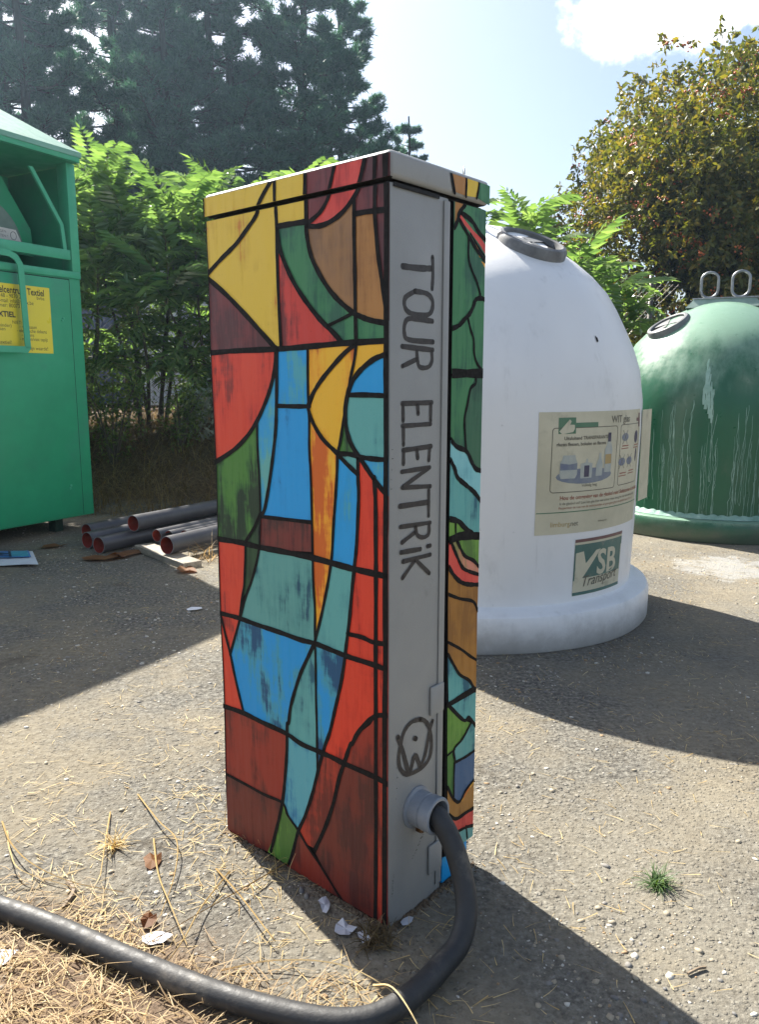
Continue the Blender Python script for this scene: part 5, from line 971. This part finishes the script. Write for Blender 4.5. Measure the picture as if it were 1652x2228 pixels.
for zz in (.02, 1.48):
    v, f = [], []; tube(v, f, [(fx0, .008, zz), (fx1, .008, zz)], .0028, 4); from_py('tension_wire', v, f, M_wire, fen)
# ---- pale cabins and low wall beyond the fence
M_cabin = paint('white_sheet_metal', (214, 218, 224), (196, 202, 210), rough=.45, scale=3, dirt=(160, 160, 156), dlo=.6, dhi=.85, dscale=2)
M_cabd = paint('blue_grey_sheet', (84, 96, 124), (70, 82, 108), rough=.5, scale=3)
M_conc = paint('beige_concrete', (178, 166, 140), (152, 142, 120), rough=.85, scale=6, bmp=.3, bs=30)
def cabin(x, y, w, d, h, m, label, rz=0.0, gz=.5):
    e = empty('site_cabin', (x, y, gz), rz, label, 'cabin', 'cabins beyond the fence')
    boxo('walls', e, m, 0, w, 0, d, .12, h, .01); boxo('base_frame', e, M_hole, .05, w - .05, .02, d - .02, 0, .1195, 0); boxo('roof', e, M_troof, -.05, w + .05, -.05, d + .05, h + .001, h + .07, .005)
    k = int(w / .28)
    for i in range(k): boxo('panel_rib', e, m, .12 + i * (w - .2) / k, .17 + i * (w - .2) / k, -.018, -.0005, .2, h - .08, .004)
cabin(-3.62, 12.0, .62, 1.6, 2.1, M_cabin, 'white cabin showing between the sumac stems beyond the fence')
cabin(-2.72, 12.2, .60, 1.6, 2.1, M_cabin, 'white cabin beyond the fence, at the left edge of the painted cabinet')
cabin(-5.4, 13.0, 1.15, 1.8, 1.7, M_cabd, 'blue-grey cabin beyond the fence, next to the container')
lw = empty('low_wall', (-3.1, 11.6, .48), 0, 'low beige concrete wall beyond the fence', 'wall')
for i in range(3): boxo('block', lw, M_conc, i * .61, i * .61 + .60, 0, .22, 0, .30, .012)
rl = empty('rusty_rail', (-4.6, 10.6, .52), .0, 'rusty steel rail lying on the bank beyond the fence', 'rail')
M_rail = paint('rusty_steel', (120, 80, 56), (92, 60, 44), rough=.8, scale=30)
boxo('rail_head', rl, M_rail, 0, 4.2, 0, .07, .06, .10, .006); boxo('rail_foot', rl, M_rail, 0, 4.2, -.03, .10, 0, .02, .003); boxo('rail_web', rl, M_rail, 0, 4.2, .025, .045, .0205, .0595, 0)

# ================================================================ small things on the ground
def scatter(n, region, seed, dens=None):
    rs_ = np.random.RandomState(seed); out_ = []
    while len(out_) < n:
        x = rs_.uniform(region[0], region[1]); y = rs_.uniform(region[2], region[3])
        if dens and rs_.rand() > dens(x, y): continue
        lx = (x - CORNER.x) * cos(YAW) - (y - CORNER.y) * sin(YAW); ly = (x - CORNER.x) * sin(YAW) + (y - CORNER.y) * cos(YAW)
        if -CW - .01 < lx < .01 and -.01 < ly < CD: continue
        if (x - .417) ** 2 + (y - 3.516) ** 2 < .79 ** 2 or (x - 2.35) ** 2 + (y - 5.46) ** 2 < .79 ** 2: continue
        out_.append((x, y))
    return np.array(out_), rs_
def vis(x, y): return abs(x) < .55 * y + .35
# pebbles loose on the asphalt
def pebbles(n, seed, region, smin, smax, dens):
    P, rs_ = scatter(n, region, seed, dens); ico = bmesh.new(); bmesh.ops.create_icosphere(ico, subdivisions=1, radius=1); iv = np.array([v.co[:] for v in ico.verts]); ifc = np.array([[v.index for v in f.verts] for f in ico.faces]); ico.free()
    s = smin * (smax / smin) ** (rs_.rand(n) ** 4); sc = np.stack([s * rs_.uniform(.8, 1.3, n), s * rs_.uniform(.6, 1, n), s * rs_.uniform(.3, .6, n)], 1); a = rs_.uniform(0, 6.28, n)
    V = iv[None] * sc[:, None] * (1 + .16 * rs_.normal(size=(n, len(iv), 1))); x = V[:, :, 0] * np.cos(a)[:, None] - V[:, :, 1] * np.sin(a)[:, None]; y = V[:, :, 0] * np.sin(a)[:, None] + V[:, :, 1] * np.cos(a)[:, None]
    z = np.array([ground_z(*p) for p in P]); W_ = np.stack([x + P[:, 0, None], y + P[:, 1, None], V[:, :, 2] + z[:, None] + sc[:, 2, None] * .05], 2)
    F_ = (np.arange(n)[:, None, None] * len(iv) + ifc[None]).reshape(-1, 3); return W_.reshape(-1, 3), F_, np.repeat(rs_.choice(5, n, p=[.36, .22, .20, .08, .14]), len(ifc))
M_PEB = [paint('pebble_' + n_, c, rough=.8, scale=30) for n_, c in (('beige', (176, 164, 142)), ('grey', (140, 136, 130)), ('pale', (212, 206, 194)), ('slate', (122, 120, 118)), ('ochre', (168, 140, 106)))]
V1, F1, I1 = pebbles(13000, 1, (-3.2, 3.6, .85, 5.8), .0020, .0095, lambda x, y: (1.0 if vis(x, y) else 0) * min(1, 1.6 / y) * (.12 + .88 * (wob(x * 2.3 + 1, y * 2.1) + .35 * wob(x * 7, y * 6) > .12)))
kd(mesh_obj('pebbles', np_mesh('pebbles', V1, F1, M_PEB, I1, True)), 'small loose pebbles scattered over the asphalt', 'gravel', kind='stuff')
# crumbled soil along the foot of the cabinet
def clods(n, seed):
    r = random.Random(seed); V_, F_ = [], []
    for i in range(n):
        t = r.random(); d = abs(r.gauss(0, .009)) + .001; s = r.uniform(.0015, .0065) * (1 if d < .012 else .6)
        lx, ly = (-CW * t, -d) if i % 3 else (d, .27 * t)
        wx = CORNER.x + lx * cos(YAW) + ly * sin(YAW); wy = CORNER.y - lx * sin(YAW) + ly * cos(YAW); b = len(V_); z = ground_z(wx, wy)
        for q in ((1, 0, 0), (-1, 0, 0), (0, 1, 0), (0, -1, 0), (0, 0, .8), (0, 0, -.5)): V_.append((wx + q[0] * s * r.uniform(.6, 1.4), wy + q[1] * s * r.uniform(.6, 1.4), z + q[2] * s))
        F_ += [(b + a, b + c, b + e) for a, c, e in ((0, 2, 4), (2, 1, 4), (1, 3, 4), (3, 0, 4), (2, 0, 5), (1, 2, 5), (3, 1, 5), (0, 3, 5))]
    return V_, F_
V1, F1 = clods(900, 5)
kd(from_py('soil_crumbs', V1, F1, paint('soil_crumb', (122, 104, 82), (88, 74, 58), rough=.9, scale=60), smooth=True), 'crumbled soil along the foot of the painted cabinet', 'soil', kind='stuff')
# straw: short bits blown over the asphalt
def blades(P, rs_, ln, wd, lift, curl, seg=3, up=0.0):
    n = len(P); a = rs_.uniform(0, 6.28, n); el = rs_.uniform(0, 1, n) * up; cv = rs_.normal(0, curl, n); V = []
    z = np.array([ground_z(*p) for p in P]); x, y = P[:, 0].copy(), P[:, 1].copy(); zz = z + lift * rs_.rand(n) + .0012; st = ln / seg
    for i in range(seg + 1):
        w = wd * (1 - .75 * i / seg); px, py = -np.sin(a) * w, np.cos(a) * w
        V.append(np.stack([np.stack([x + px, y + py, zz], 1), np.stack([x - px, y - py, zz + w * .3], 1)], 1)); x = x + np.cos(a) * np.cos(el) * st; y = y + np.sin(a) * np.cos(el) * st; zz = zz + np.sin(el) * st; a = a + cv; el = el - up * .28
    V = np.stack(V, 1).reshape(n, -1, 3); k = (seg + 1) * 2; b = np.arange(n)[:, None] * k
    F_ = np.concatenate([b + np.array([[2 * i, 2 * i + 1, 2 * i + 3, 2 * i + 2]]) for i in range(seg)]); return V.reshape(-1, 3), F_
M_straw = leafmat('straw', (178, 150, 96), (206, 182, 128), (226, 208, 160), .25, .6, 5.0, (255, 240, 200), .25)
def dstraw(x, y):
    if not vis(x, y): return 0
    if wob(x * 5 + 2, y * 5.5) < -.05: return .05
    d = sqrt((x + .45) ** 2 + (y - 1.30) ** 2); return min(1, .10 + .9 * max(0, 1 - d / .75) + .12 * max(0, wob(x * 3, y * 3)))
P, rs_ = scatter(5200, (-2.2, 2.4, .85, 4.6), 4, dstraw); V1, F1 = blades(P, rs_, rs_.uniform(.012, .05, len(P)), rs_.uniform(.0004, .0011, len(P)), .004, .09)
kd(mesh_obj('straw_litter', np_mesh('straw_litter', V1, F1, M_straw)), 'dry straw litter lying on the asphalt', 'straw', kind='stuff')
# matted dry grass of the verge, this side of the cable and along it
def dverge(x, y):
    cyl = np.interp(x, [-1.4, -.716, -.437, -.254, -.098, .02], [1.47, 1.323, 1.191, 1.107, 1.061, 1.05]); d = cyl - y
    if d > 0: return min(1, .35 + d * 4) if x < -.03 else .05
    return max(0, .9 + d * 6.5) * (.45 + .55 * (wob(x * 6, y * 6) > -.1)) if x < .02 else 0
P, rs_ = scatter(5600, (-1.15, .15, .72, 1.5), 6, dverge); V1, F1 = blades(P, rs_, rs_.uniform(.02, .075, len(P)), rs_.uniform(.0006, .0016, len(P)), .010, .22, 3, .5)
kd(mesh_obj('dry_verge_grass', np_mesh('dry_verge_grass', V1, F1, M_dry)), 'matted dry grass on the verge in front of the cable', 'dry grass', kind='stuff')
# dry grass of the bank
P, rs_ = scatter(24000, (-3.6, 4.0, 5.3, 8.6), 8, lambda x, y: (smooth(bank_edge(x) - .15, bank_edge(x) + .35, y)) * (.35 + .65 * (wob(x * 2.2, y * 2.6) > -.25)))
V1, F1 = blades(P, rs_, rs_.uniform(.12, .38, len(P)), rs_.uniform(.0016, .0034, len(P)), .0, .2, 4, 1.35)
M_bankg = leafmat('shaded_bank_grass', (84, 72, 50), (122, 104, 70), (160, 140, 98), .35, .6, 1.2, (255, 235, 170), .25)  # dry grass colours darkened to carry the shade of the shrubs
kd(mesh_obj('bank_dry_grass', np_mesh('bank_dry_grass', V1, F1, M_bankg)), 'tangled dry grass covering the bank behind the pipes', 'dry grass', kind='stuff')
# long single stalks
ST = [([(-.338, 1.461), (-.274, 1.367), (-.2, 1.254), (-.186, 1.243)], 'short dry stalk lying close to the foot of the cabinet'), ([(-.865, 1.639), (-.794, 1.533), (-.707, 1.446), (-.61, 1.402), (-.502, 1.381)], 'long pale dry stalk curving in from the left edge'),
      ([(-.591, 1.759), (-.501, 1.62), (-.437, 1.533), (-.414, 1.424), (-.412, 1.315)], 'bent dry stalk curving round like a hook'), ([(-.497, 1.567), (-.446, 1.424), (-.39, 1.315), (-.341, 1.231)], 'straight pale dry stalk pointing down to the cable'),
      ([(-.308, 1.453), (-.337, 1.328), (-.348, 1.231), (-.375, 1.157)], 'dry stalk reaching the cable from the cabinet side'), ([(-.181, 1.5), (-.245, 1.409), (-.311, 1.328), (-.426, 1.22)], 'long thin dry stalk slanting from the cabinet to the cable'),
      ([(-.272, 1.182), (-.179, 1.193), (-.067, 1.177), (.018, 1.132), (.057, 1.076)], 'long yellow stalk arching just behind the cable bend'), ([(-.63, 1.677), (-.591, 1.533), (-.557, 1.409)], 'thin dry stalk left of the hooked one'),
      ([(-.01, 1.145), (.02, 1.10), (.05, 1.045), (.08, 1.0)], 'yellow stalk lying across the cable at its lowest bend'), ([(-.835, 1.60), (-.78, 1.50), (-.72, 1.425), (-.60, 1.385)], 'second dry stalk beside the long curved one at left')]
for i, (P_, lb) in enumerate(ST):
    hz_ = [.004, .016, .022, .012, .005]; pts = crom([(x, y, ground_z(x, y) + (hz_[k % 5] if 'across' not in lb else [.01, .045, .045, .01][k])) for k, (x, y) in enumerate(P_)], 5)
    v, f = [], []; tube(v, f, pts, [.0019 - .0011 * k / (len(pts) - 1) for k in range(len(pts))], 4); kd(from_py('dry_stalk', v, f, M_straw), lb, 'stalk', 'dry stalks by the cable')
# green tuft
def tuft(loc, n, ln, m, label, seed, cat='grass tuft', spread=1.0, name='grass_tuft', wd=.0016):
    r = random.Random(seed); V, F = [], []
    for i in range(n):
        az = r.uniform(0, 6.28); el = r.uniform(.15, 1.2); l = ln * r.uniform(.5, 1); b = len(V); d = Vector((cos(az), sin(az), 0)); s = Vector((-d.y, d.x, 0)); p = Vector((r.uniform(-.012, .012) * spread, r.uniform(-.012, .012) * spread, 0))
        for k in range(4):
            w = wd * (1 - k / 3.2); V += [p + s * w, p - s * w]; p = p + (d * cos(el) + Vector((0, 0, sin(el)))) * (l / 3); el -= .45
            if k: F.append((b + 2 * k - 2, b + 2 * k - 1, b + 2 * k + 1, b + 2 * k))
    o = from_py(name, V, F, m); o.location = loc; kd(o, label, cat); return o
M_green = leafmat('green_grass', (58, 84, 50), (82, 110, 64), (120, 142, 88), .35, .5, 9)
tuft((.56, 1.415, ground_z(.56, 1.41)), 110, .062, M_green, 'small green grass tuft growing alone on the lit asphalt', 3)
tuft((-.005, 1.262, 0), 130, .055, leafmat('dark_dry_tuft', (74, 62, 44), (104, 88, 62), (132, 114, 82), .3, .6, 9), 'dark withered grass tuft at the foot of the cabinet corner', 5, spread=2.2)
tuft((-.575, 1.545, 0), 60, .075, M_straw, 'dead straw-coloured grass plant lying flat left of the cabinet', 6)
tuft((-.20, 1.49, 0), 26, .085, M_straw, 'dry grass growing out along the foot of the mural', 9, spread=5, wd=.0009)
tuft((-.31, 1.60, 0), 24, .08, M_straw, 'dry grass at the rear left corner of the cabinet', 10, spread=4, wd=.0009)
tuft((-1.0, 4.28, 0), 60, .22, M_dry, 'dry grass tuft growing beside the largest pipe', 11, spread=6, wd=.0022)
# paper scraps, paint flakes, dead leaves, twigs
def scrap(name, x, y, s, m, label, seed, cat, n=9, lift=.004, stretch=1.0, rz=None, curl=.35):
    r = random.Random(seed); v = [(0, 0, lift * .6)]
    for k in range(n):
        a = 2 * pi * k / n; q = s * r.uniform(.55, 1.1); v.append((q * cos(a) * stretch, q * sin(a), r.uniform(.001, lift) + curl * s * max(0, r.uniform(-.6, .6))))
    o = from_py(name, v, [(0, k + 1, (k + 1) % n + 1) for k in range(n)], m); o.location = (x, y, ground_z(x, y) + .002); o.rotation_euler = (0, 0, r.uniform(0, 6) if rz is None else rz); kd(o, label, cat); return o
scrap('paper_scrap', -.662, 1.205, .030, M_paper, 'white paper scrap at the left edge in front of the cable', 1, 'paper', 5, .006, 1.2)
scrap('paper_scrap', -.405, 1.255, .020, M_paper, 'crumpled white paper scrap behind the middle of the cable', 2, 'paper', 7, .008, 1.5)
scrap('paper_scrap', -.816, 3.306, .030, M_paper, 'small white paper scrap in the container shadow', 3, 'paper', 6, .006, 1.7)
M_pf = paint('flaked_white_paint', (204, 206, 212), (186, 188, 196), rough=.6, scale=20)
scrap('paint_flake', -.063, 1.288, .020, M_pf, 'largest white paint flake at the foot of the cabinet', 4, 'paint flake', 11, .006, 1.2)
scrap('paint_flake', -.030, 1.268, .014, M_pf, 'small white paint flake beside the largest one', 5, 'paint flake', 9, .006, 1.4)
scrap('paint_flake', .052, 1.310, .011, M_pf, 'white paint flake below the grey side of the cabinet', 6, 'paint flake', 7, .004, 1.5)
scrap('paint_flake', -.105, 1.350, .016, M_pf, 'white paint flake near the middle of the mural foot', 7, 'paint flake', 9, .010, 1.8)
M_dead = leafmat('dead_leaf', (104, 68, 40), (132, 90, 54), (160, 116, 72), .4, .6, 9, (255, 210, 150))
scrap('dead_leaf', -.430, 1.300, .019, M_dead, 'curled brown leaf in the straw behind the cable', 8, 'leaf', 9, .016, 1.3, curl=.8)
scrap('dead_leaf', -.476, 1.482, .019, M_dead, 'brown leaf lying further back in the straw', 9, 'leaf', 9, .012, 1.5, curl=.8)
scrap('dead_leaf', -1.572, 4.305, .07, M_dead, 'brown leaf in front of the pipe ends', 10, 'leaf', 9, .02, 1.6)
scrap('dead_leaf', -1.46, 4.40, .085, M_dead, 'long orange-brown leaf between pipe and plank', 11, 'leaf', 9, .02, 2.0, .9)
scrap('dead_leaf', -1.98, 4.62, .06, M_dead, 'pale brown leaf on the shaded asphalt near the container', 12, 'leaf', 9, .015, 1.8)
scrap('dead_leaf', -1.02, 4.02, .06, M_dead, 'brown leaf beside the plank end', 13, 'leaf', 9, .015, 1.6)
for P_, rr, lb in (([(-.628, 1.42, .006), (-.60, 1.38, .012), (-.605, 1.34, .006)], .005, 'short dark twig leaning on the straw by the cable'), ([(.525, 1.175, .004), (.548, 1.186, .005), (.562, 1.19, .004)], .0026, 'short grey twig on the asphalt at lower right')):
    v, f = [], []; tube(v, f, crom(P_, 4), rr, 6); kd(from_py('twig', v, f, paint('bleached_twig', (150, 134, 112), (118, 102, 84), rough=.8, scale=40)), lb, 'twig')
